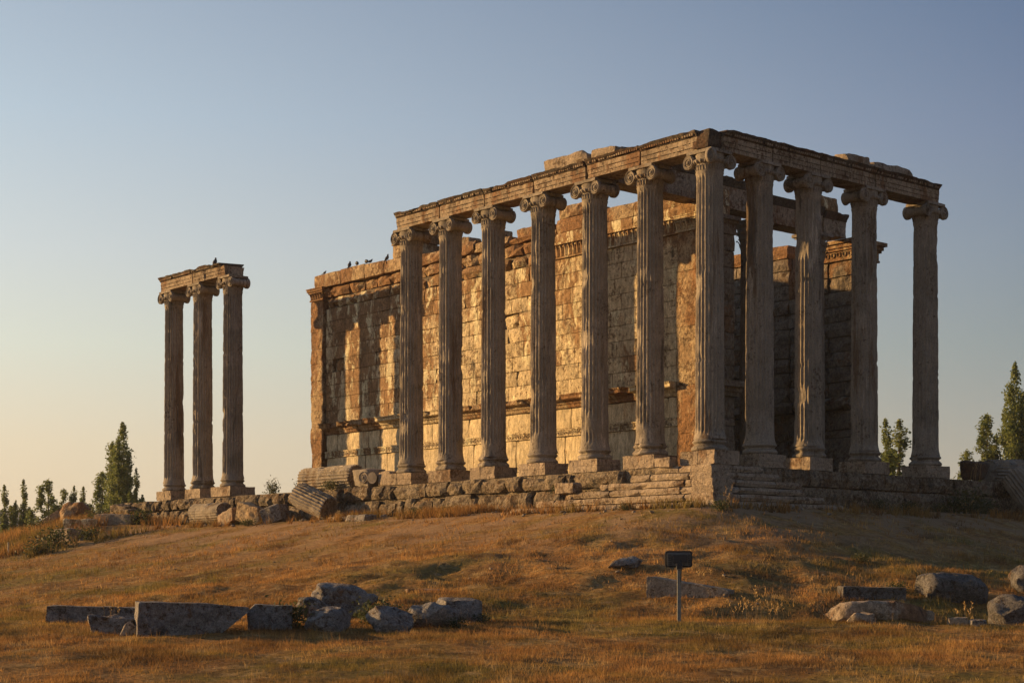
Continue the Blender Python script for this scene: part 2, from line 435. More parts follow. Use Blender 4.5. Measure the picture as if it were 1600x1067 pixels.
# ------------------------------------------------------------------ columns
RB, RTOP = .475, .425
Z_BASE, Z_SHAFT = .39, 8.86
def shaft_mesh(seed, z0=Z_BASE-.01, z1=Z_SHAFT, bites=1.0, plain=0.0, mat='column'):
    rnd = random.Random(seed)
    NF = 22; PS = 8; N = NF*PS
    zs = [z0, z0+.05, z0+.12, z0+.2, z0+.3] + list(np.arange(z0+.42, z1-.35, .11)) + [z1-.3, z1-.2, z1-.12, z1-.05, z1]
    hit = [(rnd.uniform(0, 2*PI), rnd.uniform(z0+.1, z1), rnd.uniform(.10, .30), rnd.uniform(.02, .05)*bites) for _ in range(int(9*bites))]
    drums = [z0 + (z1-z0)*q for q in (rnd.uniform(.28, .36), rnd.uniform(.62, .7))]
    V = []; F = []
    for z in zs:
        f = (z-z0)/(z1-z0)
        Rr = RB + (RTOP-RB)*(f**1.25)
        if z < z0+.3: Rr += .05*(1-(z-z0)/.3)**2
        if z > z1-.2: Rr += .03*(1-(z1-z)/.2)**2
        fl = min(1, max(0, (z-z0-.14)/.14))*min(1, max(0, (z1-.1-z)/.12))
        near = min(abs(z-q) for q in drums)
        for k in range(N):
            a = 2*PI*k/N; u = (k % PS)/PS
            pr = math.sin(PI*min(1, max(0, (u-.06)/.88)))**.8
            ca, sa_ = math.cos(a), math.sin(a)
            p = (ca*Rr, sa_*Rr, z)
            lf = fl
            w = plain - f*10 + 1.2*nz(p, 1.5, seed*2.3)
            if plain and w > 0: lf *= max(0, 1-w*3)
            wear = nz(p, 2.2, seed*5.1)
            if wear > .30: lf *= max(.6, 1-(wear-.30)*2)
            r = Rr - .050*pr*lf
            r += .008*fbm((p[0], p[1], p[2]*.7), 2.2, seed*1.7, 3)
            c = nz(p, 7, seed)
            if u < .13 or u > .87: r -= max(0, c-.2)*.06*bites
            if near < .075: r -= .014 + max(0, nz(p, 3, seed+9))*.07
            for (ha, hz, hr, hd) in hit:
                da_ = abs((a-ha+PI) % (2*PI)-PI)*Rr; dz = abs(z-hz)*.8
                if da_ < hr and dz < hr:
                    q = 1-math.hypot(da_, dz)/hr
                    if q > 0: r = min(r, Rr-.01-hd*min(1, q*2.5)+.02*nz(p, 9, 2))
            V.append((ca*r, sa_*r, z))
    for j in range(len(zs)-1):
        for k in range(N):
            k2 = (k+1) % N
            F.append((j*N+k, j*N+k2, (j+1)*N+k2, (j+1)*N+k))
    F.append(tuple(range(N))[::-1]); F.append(tuple(range((len(zs)-1)*N, len(zs)*N)))
    return mesh('shaft', V, F, M[mat], True, 32)

def base_mesh(seed):
    prof = [(.50, 0)]
    for k in range(9):
        a = -PI/2 + PI*k/8; prof.append((.53+.065*math.cos(a), .075+.07*math.sin(a)))
    prof += [(.535, .152), (.535, .168), (.505, .18), (.495, .205), (.51, .232), (.535, .238), (.535, .25)]
    for k in range(7):
        a = -PI/2 + PI*k/6; prof.append((.525+.045*math.cos(a), .298+.046*math.sin(a)))
    prof += [(.52, .35), (.52, .388), (.3, .39)]
    mb = MB(); mb.lathe(prof, 48)
    rnd = random.Random(seed)
    hits = [(rnd.uniform(0, 2*PI), rnd.uniform(0, .4), rnd.uniform(.12, .34), rnd.uniform(.04, .12)) for _ in range(5)]
    out = []
    for v in mb.V:
        a = math.atan2(v[1], v[0]); r = math.hypot(v[0], v[1]); z = v[2]
        r += .012*nz(v, 7, seed) + .01*nz(v, 2.5, seed)
        for ha, hz, hr, hd in hits:
            q = 1 - math.hypot(abs((a-ha+PI) % (2*PI)-PI)*.55, (z-hz)*.7)/hr
            if q > 0 and r > .4: r -= hd*min(1, q*2)
        out.append((math.cos(a)*r, math.sin(a)*r, z+.006*nz(v, 6, seed+3)))
    return mesh('base', out, mb.F, M['column'], True, 50)

def volute_mesh():
    """spiral scroll face in the x-z plane looking along -y, centre at origin"""
    mb = MB()
    prof = [(.235, .10), (.235, 0.0), (.222, -.018), (.2, -.004), (.05, .004), (.001, .004)]
    Mx = Matrix.Rotation(PI/2, 4, 'X')
    mb.lathe([(r, -z) for r, z in prof], 28, Mx)
    pts = []; rad = []
    turns = 2.4
    for k in range(58):
        f = k/57; th = f*turns*2*PI; r = .225*math.exp(-1.55*f)
        pts.append((math.cos(PI/2+th)*r, -.012, math.sin(PI/2+th)*r)); rad.append(.021*(1-.5*f))
    mb.tube(pts, rad, 6)
    mb.lathe([(.052, 0), (.052, .03), (.03, .05), (.001, .052)], 12, Matrix.Rotation(PI/2, 4, 'X'))
    return mb
VOL_L = volute_mesh().mesh('volute', M['column'], True, 40)
vm = volute_mesh(); vm.V = [(-x, y, z) for x, y, z in vm.V]; vm.F = [f[::-1] for f in vm.F]
VOL_R = vm.mesh('volute', M['column'], True, 40)
def bolster_mesh(L=.9):
    mb = MB(); prof = []
    for k in range(25):
        f = k/24; y = (f-.5)*L
        r = .232 - .085*math.sin(PI*f)**.8
        if abs(f-.5) < .08: r += .025
        r += .006*math.sin(f*60)
        prof.append((r, y))
    mb.lathe(prof, 20, Matrix.Rotation(-PI/2, 4, 'X'))
    mb.V = [(x+.012*nz((x, y, z), 6, 2), y, z+.012*nz((x, y, z), 6, 5)) for x, y, z in mb.V]
    return mb.mesh('bolster', M['column'], True, 45)
BOLSTER = bolster_mesh()
def collar_mesh():
    mb = MB(); mb.lathe([(.40, 0), (.43, .02), (.415, .05), (.43, .20), (.445, .215), (.43, .235)], 40)
    for k in range(28):
        a = 2*PI*k/28
        T = Matrix.Rotation(a, 4, 'Z') @ Matrix.Translation((.425, 0, .045))
        V = [(.0, -.035, 0), (.0, .035, 0), (.03, 0, .02), (.015, -.042, .09), (.015, .042, .09), (.04, 0, .10), (.065, 0, .165), (.03, -.025, .15), (.03, .025, .15), (.05, 0, .19)]
        mb.add([T @ Vector(v) for v in V], [(0, 2, 5, 3), (2, 1, 4, 5), (3, 5, 6, 7), (5, 4, 8, 6), (7, 6, 9), (6, 8, 9)])
    return mb.mesh('leaf_collar', M['column'])
COLLAR = collar_mesh()
def echinus_mesh():
    mb = MB(); mb.lathe([(.43, 0), (.47, .03), (.53, .10), (.545, .15), (.50, .17)], 36)
    for k in range(20):
        a = 2*PI*(k+.5)/20
        T = Matrix.Rotation(a, 4, 'Z') @ Matrix.Translation((.515, 0, .085)) @ Matrix.Rotation(.5, 4, 'Y')
        mb.lathe([(.012, -.07), (.038, -.035), (.048, .01), (.036, .05), (.01, .065)], 7, T)
    return mb.mesh('echinus', M['column'], True, 50)
ECHINUS = echinus_mesh()
def abacus_mesh(seed, w=1.06, d=1.0):
    bm = bmesh.new(); bmesh.ops.create_cube(bm, size=1)
    for v in bm.verts: v.co = Vector((v.co.x*w, v.co.y*d, v.co.z*.1+.05))
    bmesh.ops.bevel(bm, geom=[e for e in bm.edges], offset=.02, segments=1)
    bmesh.ops.subdivide_edges(bm, edges=[e for e in bm.edges if e.calc_length() > .3], cuts=6, use_grid_fill=True)
    for v in bm.verts: v.co += Vector((nz(v.co, 5, seed), nz(v.co, 5, seed+7), .2*nz(v.co, 5, seed+4)))*.035
    return from_bm('abacus', bm, M['column'])
ABACUS = [abacus_mesh(k) for k in range(3)]

def capital(root, z, kind, seed):
    """kind 'y': scrolls look along -y and +y; 'x': along +x and -x; 'corner': -y and +x with the angled scroll"""
    rnd = random.Random(seed)
    mb = MB(); mb.lathe([(.425, 0), (.44, .1), (.46, .3), (.47, .585)], 24)
    cap = link('capital', mb.mesh('capital', M['column'], True, 40), root, (0, 0, z))
    link('leaf_collar', COLLAR, cap, (0, 0, 0))
    link('echinus', ECHINUS, cap, (0, 0, .24))
    link('abacus', ABACUS[seed % 3], cap, (0, 0, .588), (0, 0, PI/2 if kind == 'x' else 0))
    zc = .365
    if kind in 'xy':
        rz = 0 if kind == 'y' else PI/2
        Rz = Matrix.Rotation(rz, 4, 'Z')
        for sx in (-1, 1):
            link('bolster', BOLSTER, cap, Rz @ Vector((sx*.5, 0, zc)), (0, 0, rz))
            for sy in (-1, 1):
                me = VOL_L if sx*sy > 0 else VOL_R
                v = link('volute', me, cap, Rz @ Vector((sx*.5, sy*.47, zc)), (rnd.uniform(-.05, .05), 0, rz + (0 if sy < 0 else PI)))
                if rnd.random() < .12: v.scale = (.8, .8, .8)
    else:
        link('bolster', BOLSTER, cap, (-.5, 0, zc), (0, 0, 0)); link('volute', VOL_R, cap, (-.5, -.47, zc)); link('volute', VOL_L, cap, (-.5, .47, zc), (0, 0, PI))
        link('bolster', BOLSTER, cap, (0, .5, zc), (0, 0, PI/2)); link('volute', VOL_L, cap, (.47, .5, zc), (0, 0, PI/2)); link('volute', VOL_R, cap, (-.47, .5, zc), (0, 0, -PI/2))
        for da_ in (-.28, .28):
            link('volute', VOL_L if da_ > 0 else VOL_R, cap, (.60+.05*da_, -.60+.05*da_, zc+.02), (0, 0, PI/4+da_*2), (.8, 1, 1))
    return cap

def plinth(root, seed, wx, wy, parts):
    """pedestal of one to four stones, top at z = 0"""
    rnd = random.Random(seed)
    zb = -.445
    if parts == 1: cells = [(-.5, .5, 0, 1)]
    elif parts == 2: s = rnd.uniform(-.15, .2); cells = [(-.5, s, 0, 1), (s, .5, 0, 1)]
    elif parts == 3: s = rnd.uniform(-.25, -.05); cells = [(-.5, s, 0, 1), (s, .5, .45, 1), (s, .5, 0, .45)]
    else: s = rnd.uniform(-.2, .2); q = rnd.uniform(-.3, .3); cells = [(-.5, s, .5, 1), (s, .5, .5, 1), (-.5, q, 0, .5), (q, .5, 0, .5)]
    for (a, b, c, d) in cells:
        bm = bmesh.new(); bmesh.ops.create_cube(bm, size=1)
        w = (b-a)*wx-.014; h = (d-c)*.445-.008
        for v in bm.verts: v.co = Vector((v.co.x*w, v.co.y*(wy+rnd.uniform(-.02, .02)), v.co.z*h))
        bmesh.ops.bevel(bm, geom=bm.edges[:], offset=.022, segments=1)
        bmesh.ops.subdivide_edges(bm, edges=[e for e in bm.edges if e.calc_length() > .25], cuts=3, use_grid_fill=True)
        o = Vector(((a+b)/2*wx, 0, zb+(c+d)/2*.445))
        for v in bm.verts:
            p = v.co+o
            e = 1 if abs(v.co.x) > w*.46 or abs(v.co.z) > h*.4 else .4
            v.co += Vector((nz(p, 4, seed), nz(p, 4, seed+5), .5*nz(p, 4, seed+9)))*.045*e
        link('plinth_stone', from_bm('plinth_stone', bm, M['step']), root, o)

def column(loc, seed, label, kind='y', group=None, pl=2, plain=0.0, bites=1.0, wx=1.42, wy=1.12, name='fluted_column'):
    root = thing(name, label, 'column', loc, 0, group)
    plinth(root, seed, wx, wy, pl)
    link('base', base_mesh(seed), root)
    link('shaft', shaft_mesh(seed, plain=plain, bites=bites), root, rot=(0, 0, seed*.7))
    capital(root, Z_SHAFT-.01, kind, seed)
    return root

G1 = 'columns of the long row facing the sun'
G2 = 'columns of the shaded front row'
G3 = 'three columns standing apart on the left'
FX = [0.0, -2.66, -5.33, -8.0, -10.77, -13.31, -15.78]
column((0, 0, 0), 11, 'fluted corner column where the sunlit long row meets the shaded front row', 'corner', G1, 2, bites=.7, wx=1.5, wy=1.15)
column((FX[1], 0, 0), 12, 'fluted column next to the corner column, its lower shaft patched with a smooth rounded repair', 'y', G1, 2, plain=.6)
column((FX[2], 0, 0), 13, 'fluted column with a smooth pale lowest drum, standing left of the flight of steps', 'y', G1, 4, plain=.9)
column((FX[3], 0, 0), 14, 'fluted column under the left end of the loose block on the long beams', 'y', G1, 4, plain=.8)
column((FX[4], 0, 0), 15, 'fluted column in the middle of the long row, in front of the broken wall top', 'y', G1, 3, plain=.7)
column((FX[5], 0, 0), 16, 'fluted column second from the left end of the long row of seven', 'y', G1, 1, plain=.5)
column((FX[6], 0, 0), 17, 'leftmost fluted column of the seven column long row, beside the fallen capital', 'y', G1, 3, plain=.5)
column((0, 2.40, 0), 21, 'shaded fluted column of the front row nearest the corner column', 'x', G2, 3, plain=.9, wx=1.15, wy=1.3)
column((0, 4.89, 0), 22, 'front row column with golden sunlit flutes down its left side and a lit pedestal', 'x', G2, 2, plain=.5, bites=1.3, wx=1.12, wy=1.2)
column((0, 7.94, 0), 23, 'dark front column with a small lit patch below its capital, left of two poplars', 'x', G2, 2, bites=.7, wx=1.12, wy=1.4)
column((0, 11.53, 0), 24, 'rightmost dark column of the front row with a broken capital and smooth mended foot', 'x', G2, 2, plain=.9, wx=1.12, wy=1.4)
column((-29.22, 0, 0), 31, 'right column of the three standing apart, carrying the dark broken beam end', 'y', G3, 2, wx=1.7, wy=1.3)
column((-31.92, 0, 0), 32, 'middle column of the three standing apart, under the joint of the two beams', 'y', G3, 3, bites=1.4)
column((-34.63, 0, 0), 33, 'left column of the three standing apart, nearest the tall poplar', 'y', G3, 2, bites=.8)
def pronaos_column(loc, seed, label):
    root = thing('fluted_column', label, 'column', loc, 0, 'inner columns of the porch')
    plinth(root, seed, 1.15, 1.15, 1)
    link('base', base_mesh(seed), root)
    link('shaft', shaft_mesh(seed, z1=8.3, bites=.6), root)
    mb = MB(); mb.lathe([(.42, 0), (.43, .1), (.44, .4), (.5, .7), (.62, .85)], 24)
    for row, (z0, r0, n, sc) in enumerate(((.02, .42, 10, 1.0), (.25, .43, 10, 1.2), (.48, .46, 8, 1.35))):
        for k in range(n):
            T = Matrix.Rotation(2*PI*(k+.5*row)/n, 4, 'Z') @ Matrix.Translation((r0, 0, z0)) @ Matrix.Scale(sc, 4)
            Vv = [(0, -.11, 0), (0, .11, 0), (.05, 0, 0), (.03, -.12, .14), (.03, .12, .14), (.08, 0, .15), (.12, -.07, .25), (.12, .07, .25), (.17, 0, .26), (.18, -.03, .2), (.18, .03, .2)]
            mb.add([T @ Vector(v) for v in Vv], [(0, 2, 5, 3), (2, 1, 4, 5), (3, 5, 8, 6), (5, 4, 7, 8), (6, 8, 9), (8, 7, 10)])
    cap = link('capital', mb.mesh('capital', M['column']), root, (0, 0, 8.28))
    link('abacus', ABACUS[0], cap, (0, 0, .84), scale=(1.1, 1.15, 1.2))
pronaos_column((-5.18, 7.95, 0), 41, 'dark inner porch column mostly hidden behind the front column nearest the corner')
pronaos_column((-5.18, 11.5, 0), 42, 'dark inner porch column with a leafy capital, just right of the sun-streaked front column')

# ------------------------------------------------------------------ beams
BP = [(0, 0), (.43, 0), (.43, .14), (.438, .143), (.438, .305), (.447, .308), (.447, .478), (.47, .49), (.48, .52), (.49, .55), (.565, .635), (.59, .70), (.0, .71)]
def beam(a, b, label, seed, chips=1.0, h=.66, end_gap=(.02, .02), group='beams of the long row', crown=(0, 1), name='architrave_beam', z=9.545, mat='beam', deco=True, half=1.0, cat='beam', drop=0.0):
    a = Vector(a); b = Vector(b); L = (b-a).length
    rz = math.atan2((b-a).y, (b-a).x)
    root = thing(name, label, cat, (a.x, a.y, z+drop), rz, group)
    k = h/.71
    right = [(w*half, zz*k) for w, zz in BP if zz < .48]
    prof = right[1:] + [(-w, zz) for w, zz in right[1:]][::-1]
    n = max(8, int(L/.11)); V = []; F = []; m = len(prof)
    x0, x1 = end_gap[0], L-end_gap[1]
    for j in range(n+1):
        x = x0 + (x1-x0)*j/n
        e = min(j, n-j)
        for (w, zz) in prof:
            p = (x+a.x, w, zz)
            q = fbm(p, 1.3, seed, 4)
            cut = max(0, nz(p, 3.0, seed*2)-.22)*.14*chips
            if e == 0: xx = x + (1 if j == 0 else -1)*max(0, nz(p, 4, seed+3)+.1)*.08*chips
            else: xx = x
            sgn = 1 if w > 0 else -1
            lip = .6 if zz < .02 else 1
            V.append((xx, w - sgn*(cut*lip + .008*q), zz + (cut*.4 if zz < .02 else 0) + .004*q))
    for j in range(n):
        for q in range(m):
            q2 = (q+1) % m; F.append((j*m+q, (j+1)*m+q, (j+1)*m+q2, j*m+q2))
    F.append(tuple(range(m))); F.append(tuple(range(n*m, n*m+m))[::-1])
    link('fascia_block', mesh('fascia_block', V, F, M[mat], True, 22), root)
    # crown moulding, more weathered; shade of its overhang is also in the dark colour
    cp = [(w*half if w > 0 else 0, zz*k) for w, zz in BP if zz > .475]
    cp = [(.448*half, .48*k)] + cp[1:-1]
    prof = cp + [(-w, zz) for w, zz in cp][::-1]
    c0 = x0 + (x1-x0)*crown[0]; c1 = x0 + (x1-x0)*crown[1]
    n = max(6, int((c1-c0)/.08)); V = []; F = []; m = len(prof)
    for j in range(n+1):
        x = c0 + (c1-c0)*j/n
        for (w, zz) in prof:
            p = (x+a.x*1.3+a.y, w, zz)
            cut = max(0, fbm(p, 1.7, seed*1.9, 4)-.15)*.16*chips
            top = max(0, fbm((p[0], w*.4, 0), 1.1, seed*.7, 4))*.10*chips if zz > .62*k else 0
            sgn = 1 if w > 0 else -1
            V.append((x, w - sgn*cut, zz - top + .01*nz(p, 6, seed)))
    for j in range(n):
        for q in range(m):
            q2 = (q+1) % m; F.append((j*m+q, (j+1)*m+q, (j+1)*m+q2, j*m+q2))
    F.append(tuple(range(m))); F.append(tuple(range(n*m, n*m+m))[::-1])
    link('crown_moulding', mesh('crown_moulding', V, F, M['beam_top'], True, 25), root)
    if deco:
        rnd = random.Random(seed)
        mb = MB(); mb2 = MB(); x = c0+.06
        while x < c1-.06:
            for s in (-1, 1):
                y = s*.482*half
                if rnd.random() < .86: mb.box(x-.03, x+.03, min(y, y+s*.045), max(y, y+s*.045), .53*k, .61*k)
            x += .105
        x = x0+.05
        while x < x1-.05:
            for s in (-1, 1):
                for (w, zz) in ((.438, .14), (.447, .305)):
                    y = s*(w*half-.010)
                    if rnd.random() < .8: mb2.box(x-.02, x+.02, min(y, y+s*.024), max(y, y+s*.024), zz*k-.012, zz*k+.006)
            x += .085
        if mb.V: tag(link('dentil_row', mb.mesh('dentil_row', M['beam']), root), kind='stuff')
        if mb2.V: tag(link('bead_row', mb2.mesh('bead_row', M['beam_top']), root), kind='stuff')
    return root
BZ = [(-16.2, -13.42, 'leftmost carved beam of the long row, with a bright lit lower edge'),
      (-13.42, -10.77, 'carved beam with a sloping broken top, second from the left end of the long row'),
      (-10.77, -8.02, 'carved beam right of the middle column, its crown dark and worn'),
      (-8.02, -5.31, 'carved beam with white spots that carries the longer loose block'),
      (-5.31, -2.68, 'carved beam to the right of the widest gap, under the small loose block'),
      (-2.68, -.10, 'carved beam with crisp dentils at the sunlit corner end of the long row')]
for k, (x0, x1, lb) in enumerate(BZ):
    beam((x0, 0, 0), (x1, 0, 0), lb, 50+k, .9 if k else 1.2, end_gap=(.05 if k in (4,) else .025, .035), crown=(0.0, 1.0), drop=(.0, .015, -.01, .0, .03, .0)[k])
FB = [(.14, 2.55, 'shaded front beam nearest the corner, with a dark damp stain at its right end'),
      (2.55, 5.0, 'shaded front beam with a small rubble bump on its crown'),
      (5.0, 8.0, 'shaded front beam under the left part of the rough blocks'),
      (8.0, 11.78, 'rightmost shaded front beam with a projecting moulded end against the sky')]
for k, (y0, y1, lb) in enumerate(FB):
    beam((0, y0, 0), (0, y1, 0), lb, 60+k, .7, group='beams of the front row', h=.68)
o = link('corner_block', rock_mesh('corner_block', (.72, .85, .64), M['beam_top'], 5, .9, .05), None, (.02, -.06, 9.87))
tag(o, 'dark broken stone block filling the corner between the two rows of beams', 'stone block')
beam((-35.05, 0, 0), (-32.0, 0, 0), 'pale yellow carved beam on the left and middle of the three columns', 71, 1.0, group='beams on the three columns', half=1.12)
beam((-31.98, 0, 0), (-29.05, 0, 0), 'rusty brown carved beam with a broken dark end on the right of the three columns', 72, 1.5, group='beams on the three columns', half=1.15, crown=(0, .9))
def loose(name, label, cat, dims, loc, seed, mat='rock', rot=(0, 0, 0), group=None, **kw):
    o = link(name, rock_mesh(name, dims, M[mat], seed, **kw), None, loc, rot)
    return tag(o, label, cat, group)
loose('frieze_block', 'long rough block lying on the beam with white spots', 'stone block', (2.5, .75, .52), (-6.55, 0, 10.4), 81, 'step', (0, .02, 0), boxy=.85, rough=.15)
loose('frieze_block', 'short rough block beside the joint, on the beam right of the gap', 'stone block', (1.35, .75, .40), (-4.58, 0, 10.36), 82, 'step', (0, .05, 0), boxy=.85, rough=.13)
loose('frieze_block', 'rough block with a sunlit orange end lying on the shaded front beams', 'stone block', (.75, 1.5, .42), (0, 7.2, 10.38), 83, 'step', boxy=.85, rough=.14)
loose('frieze_block', 'long rough block on the shaded front beams, nearer the projecting beam end', 'stone block', (.72, 2.5, .38), (0, 9.2, 10.37), 84, 'step', boxy=.9, rough=.14)
loose('rubble_stone', 'small dark stone lying on the crown of the shaded front beams', 'stone', (.3, .3, .16), (.2, 3.35, 10.26), 85, 'beam_top')

# ------------------------------------------------------------------ cella wall
rw = random.Random(7)
def stones_row(parent, xs, z0, z1, face, mat, dep=.34, rough=.015, chip=.025, proud=.0, flip=None, matfn=None, skip=None, bulge=0.0, name='stone', jit=.02):
    """row of stones in the x direction whose faces look along -y (flip: function x,y -> world placement matrix)"""
    for a, b in zip(xs[:-1], xs[1:]):
        if skip and skip((a+b)/2, (z0+z1)/2): continue
        m = matfn((a+b)/2, (z0+z1)/2) if matfn else mat
        me = block_mesh(name, b-a-.016, z1-z0-.014, dep, M[m], rw, rough, chip, 4 if b-a < 1.6 else 6, 3, bulge)
        y = face - proud + rw.uniform(-jit, jit)
        if flip is None: link(name, me, parent, (a+.008, y, z0+.007))
        else: flip(parent, name, me, a+.008, y, z0+.007)
def cuts(a, b, w, jitter=.25, off=0.0):
    xs = [a]; x = a + w*(.5+off)
    while x < b-w*.45:
        xs.append(x + rw.uniform(-jitter, jitter)*w); x += w
    return xs+[b]
WY = 4.45
XL, XR = -29.35, -4.45
cella = thing('cella_wall', 'long sunlit temple wall of rust-stained limestone blocks behind the long row of columns', 'wall', (0, 0, 0))
core = MB()
core.box(XL+.25, XR-.25, WY+.22, 6.15, -.46, 8.9)
core.box(XL+.3, -12.4, WY+.24, 6.1, 8.9, 9.35); core.box(-12.4, XR-.28, WY+.24, 6.1, 8.9, 9.9)
link('core', core.mesh('core', M['core']), cella)
PXL, PXR = -28.3, -5.65        # field between the end pilasters
def wall_mat(x, z): return 'wall'
def broken(x, z):                # the few blocks that have fallen out or are gouged deep
    return noise.noise((x*.9, z*1.4, 21)) > .56
def wall_stones(z0, z1, w, **k): stones_row(cella, cuts(PXL, PXR, w, .22, rw.uniform(-.2, .3)), z0, z1, WY, 'wall', **k)
stones_row(cella, cuts(XL-.1, XR+.1, 1.5), -.46, .18, WY-.10, 'panel')
stones_row(cella, cuts(PXL, PXR, 1.32), .18, 1.45, WY, 'panel', chip=.02, rough=.008)
stones_row(cella, cuts(PXL, PXR, 1.25), 1.76, 2.52, WY+.02, 'panel', chip=.025, rough=.01)
zc = 3.06; hcourse = .593
for c_ in range(9):
    z0 = zc + c_*hcourse
    def mf(x, z): return wall_mat(x, z)
    rough_zone = c_ > 5
    xs = cuts(PXL, PXR, 1.18, .22, .5*(c_ % 2)-.2)
    for a, b in zip(xs[:-1], xs[1:]):
        x = (a+b)/2
        rough = x < -11.8 and x > -24 and (z0 > 5.2 or noise.noise((x*.4, z0*.6, 4)) > .1)
        if broken(x, z0):
            me = block_mesh('stone', b-a-.02, hcourse-.02, .25, M[mf(x, z0)], rw, .06, .09, 5, 4)
            link('stone', me, cella, (a+.01, WY+.10, z0+.01)); continue
        me = block_mesh('stone', b-a-.020, hcourse-.016, .34, M[mf(x, z0)], rw, .014 if rough else .004, .020 if rough else .007, 5 if rough else 4, 4 if rough else 3, .008 if rough else 0)
        link('stone', me, cella, (a+.007, WY+rw.uniform(-.02, .02)*(.9 if rough else .3), z0+.006))
# carved scroll frieze
fz = MB(); fz.box(PXL, PXR, WY-.03, WY+.3, 1.455, 1.755); fz.box(PXL, PXR, WY-.07, WY-.028, 1.70, 1.75); fz.box(PXL, PXR, WY-.06, WY-.028, 1.458, 1.49)
x = PXL+.2; up = 1
while x < PXR-.2:
    if noise.noise((x*.35, 2, 7)) > -.28:
        pts = []; rad = []
        for q in range(16):
            f = q/15; th = up*(f*1.6*2*PI) + PI/2; r = .105*(1-.75*f)
            pts.append((x+math.cos(th)*r, WY-.035, 1.595+up*0+math.sin(th)*r)); rad.append(.017)
        fz.tube(pts, rad, 5, False)
        fz.tube([(x, WY-.035, 1.595+up*.105), (x+.12, WY-.035, 1.595), (x+.24, WY-.035, 1.595-up*.105)], .016, 5, False)
    up = -up; x += .24
link('scroll_frieze', fz.mesh('scroll_frieze', M['wall']), cella)
# bracketed cornice, broken away in places
def cornice_piece(x0, x1, seed, broken_amt):
    prof = [(0, 2.53), (.06, 2.56), (.09, 2.66), (.16, 2.70), (.20, 2.79), (.40, 2.83), (.44, 2.86), (.44, 2.95), (.50, 3.02), (.50, 3.04), (0, 3.055)]
    n = max(4, int((x1-x0)/.09)); V = []; F = []; m = len(prof)
    for j in range(n+1):
        x = x0+(x1-x0)*j/n
        for (w, z) in prof:
            c = max(0, fbm((x, z, w), 1.2, seed, 4)+broken_amt-.3)*.9
            ww = max(w*(.22 if broken_amt > .2 else .5), w-c*w) if w > 0 else 0
            V.append((x, WY+.02-ww+.02*nz((x, w, z), 5, seed), z-.05*max(0, nz((x, w, z), 2, seed))*(1 if w > .3 else 0)))
    for j in range(n):
        for q in range(m):
            q2 = (q+1) % m; F.append((j*m+q, (j+1)*m+q, (j+1)*m+q2, j*m+q2))
    F.append(tuple(range(m))); F.append(tuple(range(n*m, n*m+m))[::-1])
    link('cornice_stone', mesh('cornice_stone', V, F, M['wall' if broken_amt < .2 else 'wall_rust'], True, 25), cella)
xs = cuts(PXL, PXR, 1.75)
for k, (a, b) in enumerate(zip(xs[:-1], xs[1:])):
    amt = .55 if a < -24.5 else (.05 if a < -19.5 else (.32 if a < -9 else .0))
    cornice_piece(a+.01, b-.01, 100+k, amt)
# leaf band and mouldings under the top course (right part whole, left part broken away)
lb = MB(); lb.box(-12.2, PXR, WY-.03, WY+.35, 8.41, 9.04); lb.box(-12.2, PXR, WY-.14, WY-.028, 8.95, 9.04); lb.box(-12.2, PXR, WY-.07, WY-.028, 8.41, 8.47)
x = -12.1
while x < PXR-.06:
    Vv = [(-.1, 0, 0), (.1, 0, 0), (0, -.05, 0), (-.11, -.02, .2), (.11, -.02, .2), (0, -.075, .2), (-.07, -.09, .36), (.07, -.09, .36), (0, -.15, .38), (0, -.14, .30)]
    lb.add([(x+v[0], WY-.032+v[1]*.8, 8.5+v[2]*1.1) for v in Vv], [(0, 1, 2), (0, 2, 5, 3), (2, 1, 4, 5), (3, 5, 8, 6), (5, 4, 7, 8), (6, 8, 9), (8, 7, 9)])
    x += .235
link('leaf_band', lb.mesh('leaf_band', M['wall']), cella)
stones_row(cella, cuts(PXL, -12.25, 1.35), 8.41, 8.92, WY+.02, 'wall_rust', rough=.07, chip=.10, matfn=wall_mat, bulge=.03, jit=.05)
stones_row(cella, cuts(PXL-.2, -12.25, 1.2), 8.93, 9.42, WY+.04, 'wall_rust', rough=.07, chip=.09, bulge=.03, jit=.06)
# top course of wall architrave stones
def top_stone(x0, x1, z0, z1, mat, rough=.03, chip=.04, proud=.05, dep=1.5):
    me = block_mesh('architrave_stone', x1-x0-.02, z1-z0-.008, dep, M[mat], rw, rough, chip, 6, 4)
    link('architrave_stone', me, cella, (x0+.01, WY-proud, z0+.004))
for x0, x1, z1 in ((-29.15, -27.0, 10.06), (-27.0, -25.1, 10.09), (-25.1, -23.6, 10.04), (-23.6, -21.5, 9.98)): top_stone(x0, x1, 9.43, z1, 'wall_rust', .012, .03, .12)
top_stone(-23.0, -21.5, 9.99, 10.55, 'wall_rust', .02, .04, .08); top_stone(-23.05, -21.45, 10.56, 11.1, 'wall_rust', .02, .04, .10)
for x0, x1, z1 in ((-21.5, -19.6, 9.95), (-19.6, -17.4, 10.0), (-17.4, -15.2, 9.86), (-15.2, -12.3, 9.7)): top_stone(x0, x1, 9.43, z1, 'wall_rust', .06, .08, .0)
for k, (x, z, w) in enumerate(((-16.4, 10.05, 1.1), (-14.2, 9.82, 1.5), (-18.4, 10.08, .9), (-13.2, 9.78, .8))):
    link('rubble_stone', rock_mesh('rubble_stone', (w, .9, .45), M['wall_rust'], 200+k, .7, .09), cella, (x, WY+.6, z))
for x0, x1 in ((-12.2, -10.2), (-10.2, -7.9), (-7.9, -5.6)): top_stone(x0, x1, 9.05, 9.40, 'wall', .01, .02, .10); top_stone(x0, x1, 9.41, 9.95, 'wall_rust' if x0 < -8 else 'wall', .012, .03, .06)
